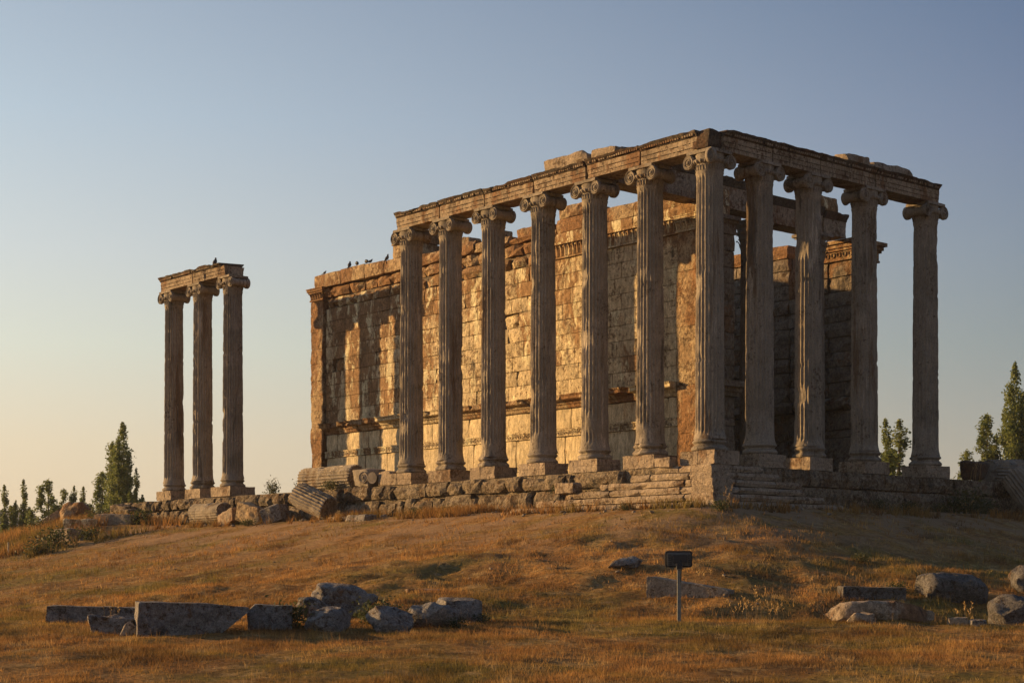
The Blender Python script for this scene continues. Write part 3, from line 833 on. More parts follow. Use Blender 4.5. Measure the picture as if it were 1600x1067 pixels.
top_stone(-5.6, XR+.1, 9.05, 9.40, 'wall', .01, .02, .14); top_stone(-5.6, XR+.05, 9.41, 9.98, 'wall', .01, .03, .10)
top_stone(-12.1, -10.7, 9.96, 10.45, 'wall_rust', .03, .05, .05)
# end pilasters
def pilaster(xa, xb, zcuts, mat, capz):
    for a, b in zip(zcuts[:-1], zcuts[1:]):
        w = xb-xa
        bm = bmesh.new(); bmesh.ops.create_cube(bm, size=1)
        for v in bm.verts: v.co = Vector((v.co.x*w, v.co.y*.6, v.co.z*(b-a-.012)))
        bmesh.ops.bevel(bm, geom=bm.edges[:], offset=.03, segments=1)
        bmesh.ops.subdivide_edges(bm, edges=[e for e in bm.edges if e.calc_length() > .35], cuts=4, use_grid_fill=True)
        c = Vector(((xa+xb)/2, WY+.2, (a+b)/2))
        for v in bm.verts:
            p = v.co + c
            pinch = .16*math.exp(-((p.z-1.35)/.5)**2)
            v.co.x *= 1-pinch
            v.co += Vector((nz(p, 2.2, 3)*1.4, nz(p, 2.2, 8), .4*nz(p, 2, 5)))*.045 + Vector((nz(p, 7, 3), nz(p, 7, 8), 0))*.02
        link('pilaster_stone', from_bm('pilaster_stone', bm, M[mat]), cella, c)
    mb = MB()
    xm = (xa+xb)/2; hw = (xb-xa)/2
    for z0, z1, o in ((capz, capz+.07, .05), (capz+.07, capz+.36, .02), (capz+.36, capz+.44, .10), (capz+.44, capz+.55, .15), (capz+.55, capz+.6, .18)):
        mb.box(xm-hw-o, xm+hw+o, WY-.1-o, WY+.5, z0, z1-.003)
    for k in range(5):
        x = xm-hw+.1+(2*hw-.2)*k/4
        Vv = [(-.1, 0, 0), (.1, 0, 0), (0, -.05, 0), (-.11, -.02, .14), (.11, -.02, .14), (0, -.075, .14), (-.07, -.09, .24), (.07, -.09, .24), (0, -.15, .26), (0, -.14, .20)]
        mb.add([(x+v[0], WY-.122+v[1], capz+.09+v[2]) for v in Vv], [(0, 1, 2), (0, 2, 5, 3), (2, 1, 4, 5), (3, 5, 8, 6), (5, 4, 7, 8), (6, 8, 9), (8, 7, 9)])
    link('pilaster_capital', mb.mesh('pilaster_capital', M['wall_rust' if xa < -20 else 'wall']), cella)
pilaster(-29.4, -28.42, [-.3, .35, 1.0, 1.7, 2.35, 2.95, 3.7, 4.4, 5.1, 5.9, 6.6, 7.4, 8.2, 8.85], 'wall_rust', 8.86)
pilaster(-5.62, -4.45, [-.3, 1.15, 2.9, 5.0, 7.0, 8.40], 'wall_rust', 8.41)
# porch end face of the wall, looking along +x
def flip_x(parent, name, me, a, y, z):
    link(name, me, parent, (XR + (WY-y), a, z), (0, 0, PI/2))
def end_rows(parent, y0, y1, top):
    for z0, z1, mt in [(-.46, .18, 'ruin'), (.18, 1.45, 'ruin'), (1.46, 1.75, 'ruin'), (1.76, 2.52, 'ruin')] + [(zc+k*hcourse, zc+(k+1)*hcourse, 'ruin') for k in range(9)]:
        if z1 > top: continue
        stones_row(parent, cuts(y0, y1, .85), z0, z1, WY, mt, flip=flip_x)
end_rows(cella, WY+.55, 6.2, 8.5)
mb = MB()
for grp in (((2.53, 2.68, .10), (2.68, 2.84, .22), (2.84, 3.05, .42)), ((8.41, 8.48, .04), (8.48, 8.8, .03), (8.8, 8.9, .10), (8.9, 9.04, .2))):
    mb = MB()
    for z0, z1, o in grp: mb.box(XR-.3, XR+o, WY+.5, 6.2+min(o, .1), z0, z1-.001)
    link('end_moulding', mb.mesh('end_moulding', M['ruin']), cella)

# far wall of the temple chamber
far = thing('cella_wall', 'ruined dark wall on the far side of the porch, seen between the front columns', 'wall')
FYI = 13.1
mb = MB(); mb.box(-29, -12.2, FYI+.05, 14.7, -.46, 9.3); mb.box(-12.1, -7.75, FYI+.3, 14.7, -.46, 8.9); mb.box(-7.75, -7.15, FYI+.3, 14.7, -.46, 7.2); mb.box(-7.15, XR-.3, FYI+.3, 14.6, -.46, 8.5)
link('core', mb.mesh('core', M['core']), far)
for c_ in range(9):
    z0 = zc+c_*hcourse
    def sk(x, z): return -7.75 < x < -7.0 and 7.0 < z < 8.4
    xs = [x for x in cuts(-12.2, -7.75, 1.15)] + [-7.1, -5.75, XR]
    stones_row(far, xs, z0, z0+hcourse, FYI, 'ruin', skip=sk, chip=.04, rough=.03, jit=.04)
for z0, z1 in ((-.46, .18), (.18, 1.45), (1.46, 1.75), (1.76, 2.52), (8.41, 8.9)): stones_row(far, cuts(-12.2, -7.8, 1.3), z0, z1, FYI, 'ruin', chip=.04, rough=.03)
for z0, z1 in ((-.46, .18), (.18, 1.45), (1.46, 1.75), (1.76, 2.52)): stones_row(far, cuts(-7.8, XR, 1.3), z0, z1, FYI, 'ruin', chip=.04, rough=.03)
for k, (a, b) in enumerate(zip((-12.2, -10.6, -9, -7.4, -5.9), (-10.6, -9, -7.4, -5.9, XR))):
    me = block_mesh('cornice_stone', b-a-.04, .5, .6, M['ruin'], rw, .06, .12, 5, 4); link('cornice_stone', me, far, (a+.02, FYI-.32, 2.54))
me = block_mesh('architrave_stone', 4.2, .55, 1.4, M['wall_rust'], rw, .04, .06, 7, 4); link('architrave_stone', me, far, (-12.0, FYI-.05, 8.91))
mb = MB()
for z0, z1, o in ((8.42, 8.5, .05), (8.5, 8.8, .02), (8.8, 8.9, .1), (8.9, 9.05, .16), (9.05, 9.2, .26)): mb.box(-6.2-o*.3, XR+o, FYI-o, 14.65+o, z0, z1-.004)
for k in range(6):
    x = -6.0+.28*k
    mb.tube([(x+.09*math.cos(q), FYI-.04, 8.65+.09*math.sin(q)) for q in np.linspace(0, 2*PI, 12)], .025, 5, False)
link('pilaster_capital', mb.mesh('pilaster_capital', M['wall_rust']), far)
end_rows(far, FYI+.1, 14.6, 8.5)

# inner beams over the porch
IX = -5.12
GI = 'inner beams of the porch'
beam((IX, .5, 0), (IX, 4.85, 0), 'dark cross beam running from the long row back to the near wall end', 90, .8, group=GI, z=9.5, h=1.25, deco=False)
beam((IX, 4.9, 0), (IX, 7.95, 0), 'dark inner porch beam running back from the near wall end', 91, .8, group=GI, z=9.42, h=1.15, deco=False)
beam((IX, 7.97, 0), (IX, 11.5, 0), 'dark inner porch beam between the two front columns right of the corner', 92, .8, group=GI, z=9.22, h=1.0, deco=False)
beam((IX, 11.52, 0), (IX, 12.95, 0), 'short broken dark inner porch beam past the leafy capital', 93, 1.4, group=GI, z=9.22, h=.9, deco=False)
loose('frieze_block', 'orange sunlit broken block lying on the inner porch beam', 'stone block', (.8, 1.6, .62), (IX, 11.9, 10.45), 94, 'wall', boxy=.9)

# ------------------------------------------------------------------ podium walls and steps
pod = thing('retaining_wall', 'long low retaining wall of pitted stones below the sunlit long row', 'wall')
def pod_row(x0, x1, z0, z1, face, w, **k): stones_row(pod, cuts(x0, x1, w, .42), z0, z1, face, 'podium', dep=.6, rough=.035, chip=.045, bulge=.012, jit=.025, **k)
def crumble(x0, x1, z0, z1, face, w):
    for a, b in zip(*(lambda q: (q[:-1], q[1:]))(cuts(x0, x1, w, .45))):
        hh = (z1-z0)*rw.uniform(.82, 1.04)
        link('stone', block_mesh('stone', b-a-.02, hh, .6, M['podium'], rw, .045, .075, 5, 4, .012), pod, (a, face+rw.uniform(-.08, .07), z0+.004), (0, rw.uniform(-.03, .03), rw.uniform(-.05, .05)))
crumble(-19.5, -3.2, -1.0, -.455, -.78, 1.05)
crumble(-19.5, -3.2, -1.78, -1.02, -.84, .95)
crumble(-19.5, -5, -2.5, -1.80, -.9, 1.2)
crumble(-28.3, -19.5, -1.0, -.455, -.80, .8)
crumble(-28.3, -19.5, -1.78, -1.02, -.92, .9)
crumble(-38.4, -28.3, -.95, -.455, -.82, .75)
crumble(-38.4, -28.3, -1.6, -.97, -.95, .7)
crumble(-38.4, -28.3, -2.2, -1.62, -1.0, .8)
frt = thing('retaining_wall', 'shaded retaining wall of large rough blocks below the front row of columns', 'wall')
def flip_f(parent, name, me, a, y, z): link(name, me, parent, (.8 + (-y), a, z), (0, 0, PI/2))
for z0, z1, w, fc in ((-1.02, -.455, 1.1, 0), (-1.62, -1.04, 1.25, -.06), (-2.4, -1.64, 1.2, -.1)):
    stones_row(frt, cuts(1.0, 20, w, .3), z0, z1, fc, 'podium', dep=.6, rough=.035, chip=.045, bulge=.012, jit=.025, flip=flip_f)
steps = thing('temple_steps', 'worn stone steps wrapping the near corner of the temple, lit left and shaded right', 'steps')
SH = .245
L_END = [-1.7, -2.5, -3.7, -5.0, -6.2, -7.2]; R_END = [1.7, 2.2, 2.9, 2.6, 3.3, 3.9]
for k in range(6):
    z1 = -.455-SH*k; z0 = z1-SH+.012; o = .80+.30*k
    def flip_s(parent, name, me, a, y, z, o=o): link(name, me, parent, (o+(-y), a, z), (0, 0, PI/2))
    xs = cuts(L_END[k], o-.45, 1.45, .3)
    stones_row(steps, xs, z0, z1, -o, 'step', dep=.75, rough=.008, chip=.042, name='step_stone', jit=.035)
    stones_row(steps, cuts(-o+.45, R_END[k], 1.5, .3), z0, z1, 0, 'step', dep=.75, rough=.008, chip=.042, flip=flip_s, name='step_stone', jit=.035)
    bm = bmesh.new(); bmesh.ops.create_cube(bm, size=1)
    for v in bm.verts: v.co = Vector((v.co.x*.9, v.co.y*.9, v.co.z*(SH-.01)))
    bmesh.ops.bevel(bm, geom=bm.edges[:], offset=.02, segments=1)
    for v in bm.verts: v.co += Vector((rw.uniform(-.02, .02), rw.uniform(-.02, .02), 0))
    link('corner_stone', from_bm('corner_stone', bm, M['step']), steps, (o-.45+rw.uniform(-.02, .02), -o+.45, (z0+z1)/2))
    mb = MB(); mb.box(L_END[k]+.1, o-.3, -o+.3, -.5, z0+.01, z1-.02); mb.box(.3, o-.3, -o+.3, R_END[k]-.1, z0+.012, z1-.022)
    link('step_core', mb.mesh('step_core', M['core']), steps)
stones_row(steps, cuts(-7.0, 2.0, .9, .3), -2.4, -1.94, -2.42, 'step', dep=.6, rough=.04, chip=.06, name='footing_stone', jit=.06)
def flip_b(parent, name, me, a, y, z): link(name, me, parent, (2.42+(-y), a, z), (0, 0, PI/2))
stones_row(steps, cuts(-1.9, 5.2, .9, .3), -2.4, -1.95, 0, 'step', dep=.6, rough=.04, chip=.06, flip=flip_b, name='footing_stone', jit=.06)
loose('rubble_stone', 'pale rough stone resting on the top step beside the corner pedestal', 'stone', (.75, .4, .35), (-1.25, -.75, -.32), 301, 'step')
loose('rubble_stone', 'pale rounded stone at the left end of the lit steps', 'stone', (1.0, .5, .42), (-4.9, -1.62, -1.05), 302, 'step')

# ------------------------------------------------------------------ fallen drums and stones around the temple
def drum(name, label, cat, L, r, loc, rot, seed, group=None, flute=.05, mat='column', half=False):
    root = thing(name, label, cat, (0, 0, 0), 0, group); root.location = loc; root.rotation_euler = rot
    N = 144; n = int(L/.07); V = []; F = []
    for j in range(n+1):
        x = -L/2+L*j/n
        for k in range(N):
            a = 2*PI*k/N; u = (k % 6)/6
            p = (x, math.cos(a)*r, math.sin(a)*r)
            rr = r - flute*math.sin(PI*u)*(1 if nz(p, 2, seed) < .25 else .4) + .03*fbm(p, 1.6, seed, 4) - max(0, nz(p, 2.2, seed+4)-.3)*.25
            if half and math.sin(a) < -.2: rr *= .75
            e = min(j, n-j); xx = x
            if e == 0: xx += (1 if j == 0 else -1)*(.05+.10*nz(p, 2.5, seed+8)); rr -= .03
            V.append((xx, math.cos(a)*rr, math.sin(a)*rr))
    for j in range(n):
        for k in range(N):
            k2 = (k+1) % N; F.append((j*N+k, (j+1)*N+k, (j+1)*N+k2, j*N+k2))
    link('shaft', mesh('shaft', V, F, M[mat], True, 32), root)
    for e, ring in ((-1, 0), (1, n)):
        idx = ring*N; c = sum((Vector(V[idx+k]) for k in range(N)), Vector())/N
        W = [V[idx+k] for k in range(N)]; cv = []
        for f in (1, .7, .4):
            for w in W:
                q = c.lerp(Vector(w), f); 
                if f < 1: q.x += .04*nz(q, 3, seed)
                cv.append(tuple(q))
        cv.append(tuple(c)); FF = []
        for a_ in range(2):
            for k in range(N):
                k2 = (k+1) % N; FF.append((a_*N+k, a_*N+k2, (a_+1)*N+k2, (a_+1)*N+k))
        for k in range(N): FF.append((2*N+k, 2*N+(k+1) % N, 3*N))
        if e < 0: pass
        else: FF = [f[::-1] for f in FF]
        link('end_face', mesh('end_face', cv, FF, M['core' if e > 0 else mat], True, 30), root)
    return root
drum('fallen_drum', 'long fluted column drum lying on the platform left of the long row', 'column drum', 3.6, .53, (-21.2, -.1, .02), (.3, 0, .05), 401, 'fallen drums on the left', .06)
drum('fallen_drum', 'fluted column drum tilted against the low wall with its grooved end down', 'column drum', 1.9, .52, (-20.0, -1.75, -1.0), (0, .36, .22), 402, 'fallen drums on the left', .06)
drum('fallen_drum', 'brown column drum with a dark round end lying below the three columns', 'column drum', 2.5, .45, (-27.6, -2.1, -1.28), (0, -.01, .02), 403, 'fallen drums on the left', .025)
fc = thing('fallen_capital', 'broken scrolled capital lying on the platform beside the long fallen drum', 'capital', (-18.4, -.15, -.05), 0)
link('capital_body', rock_mesh('capital_body', (1.25, 1.0, .8), M['column'], 405, .7, .08), fc)
v = link('volute', VOL_L, fc, (.30, -.52, -.02), (0, 0, .25))
link('bolster', BOLSTER, fc, (.62, .0, -.05), (0, 0, .35), (1, 1, 1))
loose('fallen_block', 'squared grey block lying between the fallen capital and the leftmost long-row column', 'stone block', (1.05, .9, .62), (-17.05, .0, -.12), 406, 'step', boxy=.9, rough=.05)
for k, (x, y, w, h, lb) in enumerate(((-25.4, -2.3, 1.5, .75, 'dark wedge of stone leaning right of the brown drum'), (-24.0, -2.1, 1.6, .9, 'rusty broken block at the foot of the low wall left of the tilted drum'), (-22.7, -1.9, 1.1, .8, 'grey slanted block beside the tilted drum, yellow weeds at its foot'))):
    loose('fallen_block', lb, 'stone block', (w, 1.0, h), (x, y, ground_at(x, y)+h*.36), 410+k, ('beam', 'wall_rust', 'rock')[k], (0, (-.25, .3, -.35)[k], .3*k), rough=.09)
loose('fallen_block', 'flat pale slab in the grass below the gap in the low wall', 'stone slab', (1.6, .8, .18), (-17.2, -2.1, ground_at(-17.2, -2.1)+.02), 414, 'step', boxy=.8)
loose('rubble_stone', 'pile of pale rubble in the grass right of the tilted drum', 'stone', (1.4, .7, .28), (-15.5, -2.6, ground_at(-15.5, -2.6)+.08), 415, 'rock', rough=.16)
for k, (x, y, d, lb) in enumerate(((-37.6, -1.0, (1.5, 1.0, .85), 'rough pale boulder at the left end of the low wall under the tall poplar'), (-36.6, -1.35, (.9, .7, .6), 'smaller rough stone at the foot of the boulder under the tall poplar'), (-38.3, -.6, (.3, .3, .75), 'thin upright orange stone at the extreme left end of the low wall'))):
    loose('rubble_stone', lb, 'stone', d, (x, y, ground_at(x, y-.6)+d[2]*.55), 420+k, 'podium', rough=.12, boxy=.6)
def on_ground(x, y, h): return (x, y, ground_at(x, y)+h)
def spot(u, d, dz=0.0):
    p = CAM + FW*d + RT*((u-800)/2572*d); return (p.x, p.y, ground_at(p.x, p.y)+dz)
loose('field_stone', 'grey flat slab on the left mound right of the pale tumbled block', 'stone', (2.4, 1.1, .6), spot(182, 77, .15), 431, 'step', (0, .05, .5), rough=.09)
loose('field_stone', 'pale tumbled block with a dark hollow on the left mound below the reddish ruin', 'stone', (1.3, 1.0, .75), spot(106, 74, .2), 432, 'step', (0, 0, .2), rough=.1)
loose('field_stone', 'low stone just behind the pale tumbled block on the left mound', 'stone', (1.5, .9, .6), spot(126, 76, .25), 433, 'wall', (0, 0, .6), rough=.1)
rr = thing('brick_ruin', 'reddish brown heap of ruined masonry among the poplars on the left', 'ruin', spot(115, 84, .3))
link('rubble_heap', rock_mesh('rubble_heap', (1.9, 1.8, 1.9), M['wall_rust'], 434, .3, .16), rr, (.3, 0, .3))
link('arch_stone', rock_mesh('arch_stone', (2.6, .8, .5), M['wall_rust'], 435, .8, .1), rr, (-.5, -.6, .45), (0, -.5, .75), (.7, .7, .8))
# right side
drum('fallen_column', 'long fluted shaft lying on top of the low wall at the right edge', 'column', 4.6, .50, (.1, 18.0, .02), (.2, -.03, PI/2-.12), 441, None, .06)
loose('fallen_block', 'dark block end lying on the low wall left of the long fallen shaft', 'stone block', (.9, 1.6, .85), (.25, 14.2, -.05), 442, 'beam_top', boxy=.5, rough=.08)
sl = drum('leaning_shaft', 'grooved half shaft leaning against the low wall at the right edge', 'column', 2.3, .55, (1.75, 15.6, -1.05), (.3, .93, .25), 443, None, .05)
loose('field_stone', 'flat dark slab in the grass at the foot of the leaning half shaft', 'stone slab', (1.1, 2.0, .3), on_ground(3.2, 14.3, .03), 444, 'rock', (0, 0, .1), boxy=.8)

# ------------------------------------------------------------------ stones in the foreground
def at(u, d, dz=0.0):
    """a spot d metres ahead and the matching sideways offset, dropped to the ground"""
    p = CAM + FW*d + RT*((u-800)/2572*d)
    return (p.x, p.y, ground_at(p.x, p.y)+dz)
VR = R(YAW)-PI/2         # heading for stones that lie square to the view
def wedge(name, label, cat, pts, dep, loc, rz, mat, seed, front_mat=None):
    """stone slab with the given long-side outline (x, z) and depth"""
    bm = bmesh.new()
    a = [bm.verts.new((x, -dep/2, z)) for x, z in pts]; b = [bm.verts.new((x, dep/2, z)) for x, z in pts]
    bm.faces.new(a); bm.faces.new(b[::-1]); m = len(pts)
    for k in range(m): bm.faces.new((a[(k+1) % m], a[k], b[k], b[(k+1) % m]))
    bmesh.ops.recalc_face_normals(bm, faces=bm.faces)
    bmesh.ops.bevel(bm, geom=bm.edges[:], offset=.025, segments=1)
    bmesh.ops.triangulate(bm, faces=bm.faces)
    for _ in range(3):
        bmesh.ops.subdivide_edges(bm, edges=[e for e in bm.edges if e.calc_length() > .14], cuts=1, use_grid_fill=True); bmesh.ops.triangulate(bm, faces=bm.faces)
    bm.normal_update()
    for v in bm.verts: v.co += v.normal*(.022*fbm(v.co, 2, seed, 4)+.012*nz(v.co, 8, seed))
    o = link(name, from_bm(name, bm, M[mat], True, 35), None, loc, (0, 0, rz))
    return tag(o, label, cat)
wedge('stone_slab', 'large dark slab with a sunlit left face and a tapering right end', 'stone slab', [(-1.0, -.1), (.42, -.1), (.72, .12), (1.06, .38), (1.03, .45), (.3, .52), (-.98, .56)], .85, at(297, 31.0), VR+.30, 'rock', 501)
wedge('stone_block', 'squat squared block right of the tapering slab in the grass', 'stone block', [(-.4, -.1), (.42, -.1), (.43, .42), (-.28, .44), (-.43, .30)], .7, at(422, 31.9), VR+.12, 'rock', 502)
wedge('stone_block', 'long low dark block at the far left behind the tapering slab', 'stone block', [(-.95, -.1), (.95, -.1), (.95, .32), (-.95, .36)], .6, at(152, 33.0), VR, 'rock', 503)
loose('field_stone', 'rough brown stone in front of the long low block at the far left', 'stone', (.95, .7, .42), at(180, 31.2, .1), 504, 'rock', (0, .05, VR), rough=.12)
loose('field_stone', 'small pale shard leaning on the left face of the tapering slab', 'stone', (.34, .16, .34), at(203, 30.7, .06), 505, 'step', (0, .5, VR), rough=.1)
loose('field_stone', 'angular grey rock right of the squat block, below the layered outcrop', 'stone', (1.05, .85, .66), at(514, 31.8, .16), 506, 'rock', (0, -.08, VR+.2), rough=.12, boxy=.45, npts=26)
loose('field_stone', 'layered outcrop with sunlit ridges behind the front stones', 'stone', (1.6, 1.2, .85), at(535, 35.2, .36), 507, 'rock', (.1, .12, VR), rough=.10, boxy=.4, layers=.09)
loose('field_stone', 'small craggy stone on the left of the layered outcrop, half hidden by weeds', 'stone', (.85, .7, .6), at(488, 34.6, .24), 508, 'rock', (0, .1, VR), rough=.14, boxy=.5, layers=.05)
loose('field_stone', 'bluish grey sloping boulder in the middle of the front stones', 'stone', (1.15, .9, .72), at(612, 31.6, .16), 509, 'rock', (0, .15, VR), rough=.10, boxy=.4, npts=30)
loose('field_stone', 'boulder with a small lit left facet, right of the bluish boulder', 'stone', (1.15, .9, .66), at(672, 32.2, .2), 510, 'rock', (0, .08, VR-.2), rough=.12, boxy=.45, npts=26)
loose('field_stone', 'dark squared stone at the right end of the front stones', 'stone', (.95, .8, .56), at(717, 33.2, .24), 511, 'rock', (0, 0, VR+.3), rough=.12, boxy=.7)
loose('field_stone', 'thin flat pale stone in the grass behind the right end of the front stones', 'stone', (.95, .5, .14), at(662, 39.5, .03), 512, 'step', (0, 0, VR))
wedge('stone_slab', 'pale tilted slab with a pitted top behind the floodlight post', 'stone slab', [(-.92, -.15), (.92, -.5), (.95, .10), (.3, .22), (-.9, .42)], .95, at(1078, 37.6, .04), VR-.30, 'step', 513)
loose('field_stone', 'pointed pale stone on the slope up left of the floodlight', 'stone', (.95, .7, .36), at(975, 40.5, .06), 514, 'rock', (0, -.12, VR), rough=.11, boxy=.4)
loose('field_stone', 'long low orange-brown rock lying at the lip of the right foreground', 'stone', (2.75, .9, .56), at(1378, 33.4, .17), 733, 'beam', (0, .03, VR), rough=.15, boxy=.5, npts=30)
loose('field_stone', 'rounded brown stone in front of the long low orange-brown rock', 'stone', (.75, .5, .34), at(1352, 32.8, .06), 516, 'step', (0, 0, VR), rough=.1, boxy=.4)
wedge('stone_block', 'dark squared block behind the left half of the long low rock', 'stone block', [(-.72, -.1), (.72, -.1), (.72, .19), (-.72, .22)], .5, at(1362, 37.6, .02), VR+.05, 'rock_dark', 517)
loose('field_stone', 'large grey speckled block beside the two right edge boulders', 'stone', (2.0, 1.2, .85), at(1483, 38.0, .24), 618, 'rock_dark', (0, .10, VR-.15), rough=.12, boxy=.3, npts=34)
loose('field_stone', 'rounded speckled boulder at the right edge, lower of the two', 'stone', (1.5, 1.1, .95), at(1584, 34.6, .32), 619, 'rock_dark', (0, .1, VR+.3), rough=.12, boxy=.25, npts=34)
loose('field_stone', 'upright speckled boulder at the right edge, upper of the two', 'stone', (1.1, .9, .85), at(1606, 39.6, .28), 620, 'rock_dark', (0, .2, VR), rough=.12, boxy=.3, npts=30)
loose('field_stone', 'small orange lit stone at the lip below the large grey speckled block', 'stone', (.42, .3, .2), at(1496, 32.6, .05), 521, 'step', (0, 0, VR), rough=.1)
loose('field_stone', 'small dark stone right of the little orange stone at the lip', 'stone', (.34, .3, .22), at(1527, 32.4, .04), 522, 'rock', (0, 0, VR), rough=.1)

p_ = spot(13, 72)
wp = thing('wooden_post', 'short pale post on the ridge at the left edge beside a dark bush', 'post', p_)
mb = MB(); mb.tube([(0, 0, -.2), (.01, 0, .55)], [.05, .045], 8); link('stake', mb.mesh('stake', M['panel']), wp)
mb = MB(); mb.tube([(.01, 0, .55), (.012, 0, .62)], [.06, .03], 8); link('cap', mb.mesh('cap', M['panel']), wp)

# ------------------------------------------------------------------ floodlight on its post
fx, fy, fzg = at(1061, 32.6)
fl = thing('floodlight', 'black rectangular floodlight seen from behind on a thin steel post', 'floodlight', (fx, fy, fzg), VR)
mb = MB(); mb.box(-.036, .036, -.036, .036, -.2, 1.14); link('post', mb.mesh('post', M['post']), fl)
mb = MB(); mb.box(-.075, .075, -.02, .055, 1.10, 1.16); mb.box(-.06, .06, -.05, .0, 1.03, 1.10); link('bracket', mb.mesh('bracket', M['post']), fl)
def rbox(w, h, y0, y1, r, mat, name, loc):
    bm = bmesh.new(); pts = []
    for cx, cz, a0 in ((w/2-r, h/2-r, 0), (-w/2+r, h/2-r, PI/2), (-w/2+r, -h/2+r, PI), (w/2-r, -h/2+r, 1.5*PI)):
        for k in range(5): a = a0+PI/2*k/4; pts.append((cx+r*math.cos(a), cz+r*math.sin(a)))
    A = [bm.verts.new((x, y0, z)) for x, z in pts]; B = [bm.verts.new((x, y1, z)) for x, z in pts]
    bm.faces.new(A); bm.faces.new(B[::-1]); m = len(pts)
    for k in range(m): bm.faces.new((A[(k+1) % m], A[k], B[k], B[(k+1) % m]))
    return link(name, from_bm(name, bm, M[mat]), fl, loc)
HZ = 1.235
bm = MB()
rbox(.54, .33, .06, .10, .05, 'black_metal', 'front_frame', (0, 0, HZ))
rbox(.47, .26, .025, .065, .03, 'dark_plate', 'housing', (0, 0, HZ))
rbox(.28, .17, -.03, .03, .02, 'black_metal', 'driver_box', (.02, 0, HZ))
for k in range(6):
    for xa_, xb_ in ((-.215, -.15), (.18, .225)):
        b_ = MB(); b_.box(xa_, xb_, -.0, .03, HZ-.1+.035*k, HZ-.085+.035*k); link('cooling_fin', b_.mesh('cooling_fin', M['black_metal']), fl)
    
mb = MB(); mb.box(-.05, .05, -.075, -.005, HZ-.19, HZ-.07); link('hinge', mb.mesh('hinge', M['black_metal']), fl)
mb = MB(); mb.tube([(.02, -.03, HZ-.03), (.05, -.1, HZ-.12), (.04, -.06, HZ-.25), (.03, -.04, HZ-.45)], .009, 6); link('cable', mb.mesh('cable', M['black_metal']), fl)

# ------------------------------------------------------------------ pigeons
def bird_mesh(seed):
    rnd = random.Random(seed); mb = MB()
    sp = [(-.17, .0, .03, .012), (-.10, 0, .05, .03), (-.03, 0, .085, .062), (.04, 0, .11, .07), (.085, 0, .15, .05), (.10, 0, .185, .03), (.115, 0, .205, .034), (.135, 0, .205, .022), (.165, 0, .195, .004)]
    mb.tube([(x, y, z) for x, y, z, r in sp], [r for *_, r in sp], 10)
    mb.add([(-.13, -.025, .045), (-.13, .025, .045), (-.25, .035, .0), (-.25, -.035, .0), (-.19, 0, .035)], [(0, 1, 4), (1, 2, 4), (2, 3, 4), (3, 0, 4)])
    for s in (-1, 1): mb.tube([(.02, s*.025, .06), (.025, s*.025, .0), (.055, s*.025, -.002)], .006, 5)
    return mb.mesh('pigeon', M['bird'], True)
BM = bird_mesh(1)
for x, z, rz, tilt, sc, lb in ((-28.4, 10.06, .4, 0, 1.0, 'small bird crouched at the far left end of the wall top'), (-26.35, 10.08, 2.2, -.3, 1.7, 'dark bird perched upright on the wall, left of the pair close together'),
                               (-25.75, 10.10, 2.6, .3, 1.7, 'dark bird leaning forward, left half of the close group on the wall'), (-25.0, 10.08, 2.7, .35, 1.7, 'dark bird with raised tail in the close group on the wall'),
                               (-24.75, 10.06, 1.2, 0, 1.2, 'small bird touching the bird with the raised tail on the wall'), (-23.4, 9.99, 1.0, -.5, 1.5, 'lone upright bird on the wall nearest the column row')):
    o = link('pigeon', BM, None, (x, WY-.02, z), (0, tilt, rz), (sc*.72,)*3); tag(o, lb, 'bird', 'birds on the temple')
o = link('pigeon', BM, None, (-30.35, -.25, 10.2), (0, -.4, 2.0), (1.35,)*3); tag(o, 'single bird perched on the rusty beam of the three columns', 'bird', 'birds on the temple')

